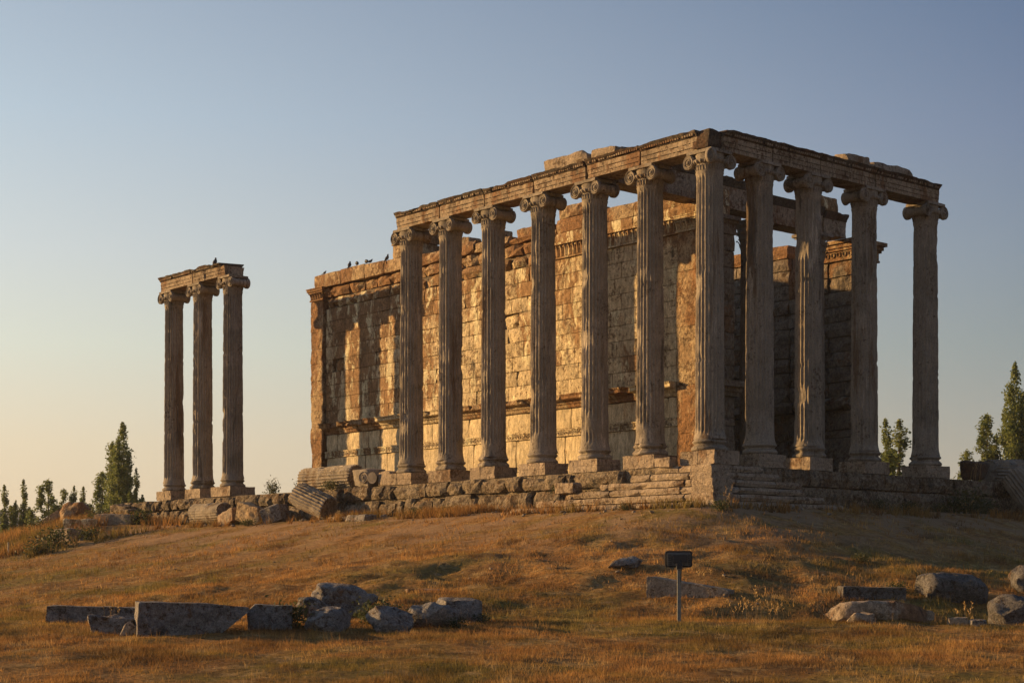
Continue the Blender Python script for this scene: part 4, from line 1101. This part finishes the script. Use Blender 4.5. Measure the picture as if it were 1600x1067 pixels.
# ------------------------------------------------------------------ trees
def poplar_mesh(seed, H, W, nleaf, lsize, spread=1.0):
    rng = np.random.RandomState(seed); rnd = random.Random(seed)
    tk = MB(); tk.tube([(0, 0, -1), (.05*W, 0, H*.25), (.0, .03*W, H*.55), (.02, 0, H*.9)], [.03*W+.12, .025*W+.09, .06, .02], 8)
    cl = []
    prof = lambda f: (math.sin(PI*min(1, (f+.12)**.85))**.5)*(1-.15*f)
    leaders = [(0, 0, 1.0, .30)]
    for k in range(6):
        a = k*2.4+rnd.uniform(-.6, .6); rr_ = W*rnd.uniform(.14, .36)*spread
        leaders.append((math.cos(a)*rr_, math.sin(a)*rr_, rnd.uniform(.42, .93), rnd.uniform(.13, .24)))
    for lx, ly, lh, lw in leaders:
        tk.tube([(0, 0, H*.05), (lx*.7, ly*.7, H*lh*.35), (lx, ly, H*lh*.97)], [.07, .05, .01], 5, False)
        m_ = int(7+22*lh)
        for k in range(m_):
            f = .04+.95*(k+rnd.random())/m_; a = rnd.uniform(0, 2*PI); r2 = W*lw*prof(f)*rnd.uniform(.2, 1.15)
            if rnd.random() < .07: continue
            p = (lx*min(1, .35+f)+math.cos(a)*r2, ly*min(1, .35+f)+math.sin(a)*r2, H*lh*f)
            cl.append((p, max(.2, W*rnd.uniform(.05, .12)), max(.28, H*rnd.uniform(.02, .05))))
        cl.append(((lx, ly, H*lh*.985), W*.04, H*.03))
    c = rng.randint(0, len(cl), nleaf); P = np.array([q[0] for q in cl])[c]; Rr = np.array([[q[1], q[1], q[2]] for q in cl])[c]
    g = rng.normal(size=(nleaf, 3)); g /= np.linalg.norm(g, axis=1)[:, None]; P = P + g*Rr*(rng.rand(nleaf, 1)**.55)*1.3
    n1 = rng.normal(size=(nleaf, 3)); n1 /= np.linalg.norm(n1, axis=1)[:, None]
    n2 = np.cross(n1, rng.normal(size=(nleaf, 3))); n2 /= np.linalg.norm(n2, axis=1)[:, None]
    s = lsize*rng.uniform(.6, 1.3, (nleaf, 1))
    Vv = np.stack([P-n1*s, P+n2*s*.6, P+n1*s, P-n2*s*.6], 1).reshape(-1, 3)
    Fv = np.arange(nleaf*4).reshape(-1, 4).tolist()
    return tk.mesh('trunk', M['bark'], True), mesh('crown', Vv.tolist(), Fv, M['leaf'])
PROTO = [poplar_mesh(1, 12, 4.2, 24000, .095), poplar_mesh(2, 10, 2.6, 15000, .09), poplar_mesh(3, 9, 3.4, 16000, .09, 1.1), poplar_mesh(4, 7, 3.6, 12000, .10, 1.15)]
def tree(u, d, top_v, h, kind, label, rot=0, wid=1.0, group='poplars left of the temple', name='poplar_tree'):
    p = CAM + FW*d + RT*((u-800)/2572*d)
    ztop = CAM.z + (892.5-top_v)/2572*d
    tk, cr = PROTO[kind]; H0 = (12, 10, 9, 7)[kind]; k = h/H0; wid *= (.98, 1.3, 1.3, 1.2)[kind]
    root = thing(name, label, 'tree', (p.x, p.y, ztop-h*.985), rot, group)
    link('trunk', tk, root, scale=(k*wid, k*wid, k)); link('crown', cr, root, scale=(k*wid, k*wid, k))
tree(192, 140, 668, 13.5, 0, 'tallest poplar, dark and broad, left of the three standing columns', .3, .95)
tree(160, 150, 742, 9, 2, 'loose lower poplar leaning on the left side of the tallest poplar', 1, 1.0)
tree(213, 138, 736, 8, 1, 'thin small poplar on the right side of the tallest poplar', 2, .75)
tree(154, 128, 790, 5, 3, 'dark low bushy tree at the foot of the loose lower poplar', 2, 1.0)
tree(75, 145, 754, 8.5, 2, 'dense dark poplar with twin tips, between the slim poplar and the group of three', .6, .95)
tree(37, 150, 754, 9, 1, 'slim pointed poplar second from the left edge', 1.7, .85)
tree(25, 152, 785, 7, 1, 'very thin sparse poplar between the slim poplar and the left edge one', 2.4, .7)
tree(7, 150, 762, 9, 1, 'poplar nearest the left edge of the view', .9, 1.0)
tree(100, 160, 768, 8, 2, 'low round-topped poplar, left of the group of three above the reddish ruin', 2.9, .8)
tree(116, 160, 763, 8, 1, 'pale thin poplar in the middle of the three above the reddish ruin', 3.4, .9)
tree(130, 162, 764, 8, 1, 'thin poplar on the right of the three above the reddish ruin', 4.4, 1.0)
tree(5, 105, 822, 4, 3, 'dark bush low on the ridge at the left edge', .4, 1.2)
tree(142, 140, 790, 5, 2, 'small dim tree right of the reddish ruin', 1.4, 1.0)
GT = 'poplars behind the right side of the temple'
tree(1384, 120, 661, 10, 1, 'slender poplar seen between the last two front columns, left of its pair', .8, 1.05, GT)
tree(1406, 118, 663, 10, 1, 'fuller poplar of the pair seen between the last two front columns', 2.0, 1.45, GT)
tree(1542, 120, 653, 8.5, 2, 'short rounded poplar above the right end of the low wall', .5, .95, GT)
tree(1586, 118, 576, 14, 0, 'tall poplar at the right edge of the view', 2.1, .85, GT)
tree(1610, 116, 610, 12, 0, 'poplar cut by the right edge, in front of the tall one', 4.1, .8, GT)

# ------------------------------------------------------------------ shrubs, weeds and grass
def shrub_mesh(seed, r, n, ls):
    rng = np.random.RandomState(seed)
    mb = MB()
    for k in range(7):
        a = k*2.4; q = (math.cos(a)*r*.6, math.sin(a)*r*.6, r*rng.uniform(.7, 1.2)); mb.tube([(0, 0, -.05), (q[0]*.4, q[1]*.4, q[2]*.6), q], [.012, .009, .004], 4, False)
    P = rng.normal(size=(n, 3))*[r*.42, r*.42, r*.34]+[0, 0, r*.5]; P[:, 2] = np.abs(P[:, 2])
    n1 = rng.normal(size=(n, 3)); n1 /= np.linalg.norm(n1, axis=1)[:, None]; n2 = np.cross(n1, rng.normal(size=(n, 3))); n2 /= np.linalg.norm(n2, axis=1)[:, None]
    s = ls*rng.uniform(.6, 1.4, (n, 1))
    Vv = np.stack([P-n1*s, P+n2*s*.45, P+n1*s, P-n2*s*.45], 1).reshape(-1, 3)
    return mb.mesh('stem', M['stalk']), mesh('foliage', Vv.tolist(), np.arange(n*4).reshape(-1, 4).tolist(), M['shrub'])
SHR = [shrub_mesh(k, .5, 520, .05) for k in range(3)]
def shrub(loc, sc, label, k, rz=0.0, flat_=1.0, group='weedy shrubs among the stones'):
    root = thing('shrub', label, 'shrub', loc, rz, group)
    st, fo = SHR[k % 3]; link('stem', st, root, scale=(sc, sc, sc*flat_)); link('foliage', fo, root, scale=(sc, sc, sc*flat_))
shrub(at(457, 32.0), .9, 'green weedy bush between the squat block and the angular grey rock', 0)
shrub(at(580, 32.8), .8, 'dry bush between the angular grey rock and the bluish boulder', 1, 1)
shrub(at(600, 35.0), .9, 'low brown bush right of the layered outcrop', 2, 2, .7)
shrub(at(640, 34.6), .7, 'low green growth behind the boulder with the lit facet', 0, 3, .6)
shrub(at(748, 33.0), .55, 'small dark green tuft at the right end of the front stones', 1, .5, .7)
shrub(at(712, 32.0), .5, 'small green tuft in front of the dark squared stone', 2, .7, .7)
shrub(at(1108, 33.6), .4, 'low green weed right of the floodlight post', 0, .3, .5)
shrub(at(1140, 33.6), .4, 'low green weed among the dry stalks', 1, .3, .5)
shrub(at(1345, 43.0), .6, 'small green plant on the shaded slope above the dark squared block', 2, .3, .6)
shrub(at(1400, 38.4), .6, 'small leafy plant just left of the large grey speckled block', 1, 1.3, .8)
shrub((1.5, 11.9, ground_at(1.5, 11.9)), 1.6, 'dark bush growing on the retaining wall right of the last front column', 2, .3, .9)
shrub((1.4, 13.1, ground_at(1.4, 13.1)), 1.3, 'dark bush at the wall foot left of the leaning half shaft', 0, 1.3, .8)
shrub((1.6, 6.6, ground_at(1.6, 6.6)), .9, 'dark weed clump at the foot of the front wall, right of the steps', 1, .3, .7)
shrub((1.6, 8.4, ground_at(1.6, 8.4)), .9, 'dark weed clump at the wall foot below the gap with two poplars', 0, .3, .7)
shrub((1.6, 10.1, ground_at(1.6, 10.1)), .8, 'dark weed clump at the wall foot below the last front column', 2, .3, .7)
shrub((2.9, -2.7, ground_at(2.9, -2.7)), .7, 'tangle of weeds at the foot of the steps corner', 1, .3, .8)
shrub((-1.0, -2.75, ground_at(-1, -2.75)), .6, 'green tuft at the foot of the lit steps', 2, .3, .6)
shrub((-5.6, -1.3, -1.2), .9, 'green tuft at the top left end of the steps', 0, .3, .6)
shrub((-13.5, -1.5, ground_at(-13.5, -1.5)), .9, 'green weeds at the foot of the low wall below the fallen capital', 1, .3, .6)
shrub((-11.4, -1.5, ground_at(-11.4, -1.5)), .9, 'green weeds at the foot of the low wall below the leftmost long-row pedestals', 2, .3, .6)
shrub((-23.2, -2.9, ground_at(-23.2, -2.9)), .9, 'yellow-green weeds in front of the slanted grey block', 0, .3, .6)
shrub((-20.4, -.7, -.45), .9, 'dark weeds under the long fallen drum', 1, .3, .7)
shrub((-26.2, .2, -.45), .7, 'small upright bush right of the pedestals of the three columns', 2, .3, 1.6)
shrub((-24.0, .2, -.45), .6, 'tiny upright bush on the low wall, nearer the long fallen drum', 0, .3, 1.4)
shrub((-33.5, -2.4, ground_at(-33.5, -2.4)), 1.6, 'dry bushy growth at the foot of the wall left of the brown drum', 1, .3, .7)
shrub((-36.4, -3.0, ground_at(-36.4, -3)), 1.6, 'dry bushy growth on the left mound below the rough boulder', 2, .3, .7)
shrub(spot(86, 72), 1.7, 'dark straggly bush left of the pale tumbled block on the mound', 1, 2.2, .9)
shrub(spot(60, 70), 1.5, 'low olive bush on the left ridge below the twin-tipped poplar', 2, 1.2, .7)
shrub(spot(140, 73), 1.3, 'olive bush right of the pale tumbled block on the mound', 0, .2, .8)
shrub((-39.6, -4.4, ground_at(-39.6, -4.4)), 1.8, 'straggly bush on the left mound near the pale tumbled block', 0, .3, .6)

def weed(loc, n, h, label, seed, lean=.25):
    rnd = random.Random(seed); root = thing('dry_weed', label, 'weed', loc, 0, 'dry weed stalks')
    for k in range(n):
        a = rnd.uniform(0, 2*PI); hh = h*rnd.uniform(.6, 1.1); r = rnd.uniform(.02, .22); l = rnd.uniform(.3, 1)*lean*hh; b = rnd.uniform(0, 2*PI)
        x, y = math.cos(a)*r, math.sin(a)*r
        mb = MB(); pts = [(x, y, -.05), (x+math.cos(b)*l*.3, y+math.sin(b)*l*.3, hh*.55), (x+math.cos(b)*l, y+math.sin(b)*l, hh)]
        mb.tube(pts, [.006, .005, .003], 4, False)
        for q in range(5):
            f = .62+.09*q; c = Vector(pts[1]).lerp(Vector(pts[2]), (f-.55)/.45)
            d = Vector((rnd.uniform(-1, 1), rnd.uniform(-1, 1), .8)).normalized()*.05
            mb.add([c, c+d+Vector((.012, 0, 0)), c+d*1.4, c+d-Vector((.012, 0, 0))], [(0, 1, 2, 3)])
        link('stalk', mb.mesh('stalk', M['stalk']), root)
weed(at(1155, 33.8), 6, .55, 'dry stalks beside the green weeds right of the floodlight post', 1, .5)
weed(at(1180, 34.0), 4, .75, 'tallest dry stalks in the shaded dip right of the floodlight', 2, .45)
weed(at(1212, 33.6), 7, .42, 'fan of short dry stalks rightmost in the shaded dip', 3, .6)
weed(at(1508, 33.0), 5, .4, 'stalks with yellow flower heads at the large grey speckled block', 4, .15)
weed(at(178, 32.4), 6, .62, 'tall thin grass stalks rising in front of the long low dark block', 5, .12)
weed(at(1030, 38.0), 3, .4, 'short dry stalks behind the left end of the tilted slab', 6, .3)
weed(at(1100, 38.6), 5, .3, 'dry grass sprays behind the tilted slab', 7, .5)
weed((2.8, -2.3, ground_at(2.8, -2.3)), 4, .7, 'dry stalks rising at the steps corner', 8, .3)
weed((1.2, 12.8, -.5), 5, .9, 'wispy stalks on the wall right of the last front column', 9, .4)
weed(at(745, 34.5), 4, .35, 'dry stalks right of the dark squared stone', 10, .3)

# grass
rng = np.random.RandomState(3)
def scatter(n, d0, d1, h0, h1, w, per, lean):
    d = d0 + (d1-d0)*rng.rand(n)**.8; u = rng.uniform(-70, 1670, n); s = (u-800)/2572*d
    x = CAM.x+FW.x*d+RT.x*s; y = CAM.y+FW.y*d+RT.y*s
    _, r, _, _ = ground_np(x, y)
    clump = vnoise(x*1.2, y*1.2, 9)+.6*vnoise(x*.35, y*.35, 10)
    keep = (r > .4) & (rng.rand(n) < np.clip(.55+1.5*clump, .12, 1)*np.clip(.25+r/12, .3, 1))
    x, y = x[keep], y[keep]; clump = clump[keep]; n = len(x); z = gz(x, y)
    Vs = []; sh = []
    tone = np.clip(.4+.7*vnoise(x*.8, y*.8, 12)+rng.normal(0, .16, n), 0, 1)
    for b in range(per):
        a = rng.uniform(0, 2*PI, n); hh = rng.uniform(h0, h1, n)*(1+.6*np.clip(clump, -.5, 1)); l = rng.uniform(.2, 1, n)*lean*hh; bx = x+rng.normal(0, .05, n); by = y+rng.normal(0, .05, n)
        c, s_ = np.cos(a), np.sin(a); ww = w*rng.uniform(.6, 1.3, n); q = rng.uniform(0, 2*PI, n)
        v = np.stack([np.stack([bx-c*ww, by-s_*ww, z-.02], -1), np.stack([bx+c*ww, by+s_*ww, z-.02], -1), np.stack([bx+np.cos(q)*l, by+np.sin(q)*l, z+hh], -1)], 1)
        Vs.append(v); sh.append(np.repeat(np.clip(tone+rng.normal(0, .12, n), 0, 1), 3))
    return np.concatenate(Vs).reshape(-1, 3), np.concatenate(sh)
def mound_grass(n):
    x = rng.uniform(-47, -30, n); y = rng.uniform(-9.5, -1.2, n)
    keep = (vnoise(x*.6, y*.6, 20) + .5*vnoise(x*1.7, y*1.7, 21) > -.12); x = x[keep]; y = y[keep]; n = len(x); z = gz(x, y)
    Vs = []; sh = []
    for b in range(4):
        hh = rng.uniform(.2, .6, n); a = rng.uniform(0, 2*PI, n); q = rng.uniform(0, 2*PI, n); c, s_ = np.cos(a)*.018, np.sin(a)*.018
        v = np.stack([np.stack([x-c, y-s_, z-.03], -1), np.stack([x+c, y+s_, z-.03], -1), np.stack([x+np.cos(q)*hh*.35, y+np.sin(q)*hh*.35, z+hh], -1)], 1)
        Vs.append(v); sh.append(np.repeat(rng.uniform(.0, .7, n), 3))
    return np.concatenate(Vs).reshape(-1, 3), np.concatenate(sh)
def foot_grass(n):
    x = np.concatenate([rng.uniform(-38, 2.2, n), rng.uniform(.9, 3.2, n//2)]); y = np.concatenate([rng.uniform(-2.9, -.8, n), rng.uniform(-2.5, 19, n//2)])
    keep = (vnoise(x*.5, y*.5, 30) + .6*vnoise(x*1.9, y*1.9, 31) > .03) & ~((x < 2.5) & (x > -7.0) & (y > -2.5)); x = x[keep]; y = y[keep]; n = len(x); z = gz(x, y)
    Vs = []; sh = []
    for b in range(4):
        hh = rng.uniform(.12, .42, n); a = rng.uniform(0, 2*PI, n); q = rng.uniform(0, 2*PI, n); c, s_ = np.cos(a)*.016, np.sin(a)*.016
        v = np.stack([np.stack([x-c, y-s_, z-.03], -1), np.stack([x+c, y+s_, z-.03], -1), np.stack([x+np.cos(q)*hh*.4, y+np.sin(q)*hh*.4, z+hh], -1)], 1)
        Vs.append(v); sh.append(np.repeat(rng.uniform(.0, .6, n), 3))
    return np.concatenate(Vs).reshape(-1, 3), np.concatenate(sh)
parts = [mound_grass(5200), foot_grass(6500), scatter(52000, 22.5, 34, .035, .085, .006, 4, .9), scatter(42000, 33, 48, .05, .11, .010, 3, .9), scatter(20000, 47, 75, .06, .15, .016, 3, .8), scatter(2600, 23, 60, .15, .32, .005, 3, .6)]
V = np.concatenate([p[0] for p in parts]); SHD = np.concatenate([p[1] for p in parts])
me = bpy.data.meshes.new('grass'); nv = len(V); me.vertices.add(nv); me.vertices.foreach_set('co', V.ravel())
me.loops.add(nv); me.loops.foreach_set('vertex_index', np.arange(nv)); me.polygons.add(nv//3)
me.polygons.foreach_set('loop_start', np.arange(0, nv, 3)); me.polygons.foreach_set('loop_total', np.full(nv//3, 3)); me.update(calc_edges=True)
a_ = me.attributes.new('shade', 'FLOAT', 'POINT'); a_.data.foreach_set('value', SHD.astype(np.float32))
me.materials.append(M['grass'])
tag(link('grass', me), 'short dry golden grass covering the field and the mound', 'grass', kind='stuff')

# small loose rubble along the foot of the walls and on the bare slope
rr_ = random.Random(77); mb = MB()
unit = [rock_mesh('rubble', (1, .8, .6), None, 900+k, .4, .12, 0) for k in range(4)]
shapes = [([v.co.copy() for v in m.vertices], [tuple(p.vertices) for p in m.polygons]) for m in unit]
for m in unit: bpy.data.meshes.remove(m)
spots = []
for k in range(230):
    q = rr_.random()
    if q < .45: x, y, sz = rr_.uniform(-30, -5), -1.05-abs(rr_.gauss(0, .7)), rr_.uniform(.08, .34)
    elif q < .6: x, y, sz = rr_.uniform(-6, 3), -2.3-abs(rr_.gauss(0, .8)), rr_.uniform(.06, .26)
    elif q < .8: x, y, sz = 1.3+abs(rr_.gauss(0, 1.3)), rr_.uniform(-2, 18), rr_.uniform(.06, .28)
    else: x, y, sz = rr_.uniform(-12, 12), rr_.uniform(-14, -3), rr_.uniform(.05, .16)
    z = ground_at(x, y)
    T = Matrix.Translation((x, y, z+sz*.12)) @ Matrix.Rotation(rr_.uniform(0, 6.3), 4, 'Z') @ Matrix.Rotation(rr_.uniform(-.4, .4), 4, 'X') @ Matrix.Scale(sz, 4)
    Vv, Ff = shapes[k % 4]; mb.add([T @ v for v in Vv], Ff)
tag(link('rubble', mb.mesh('rubble', M['step'])), 'small loose rubble scattered at the foot of the walls', 'rubble', kind='stuff')
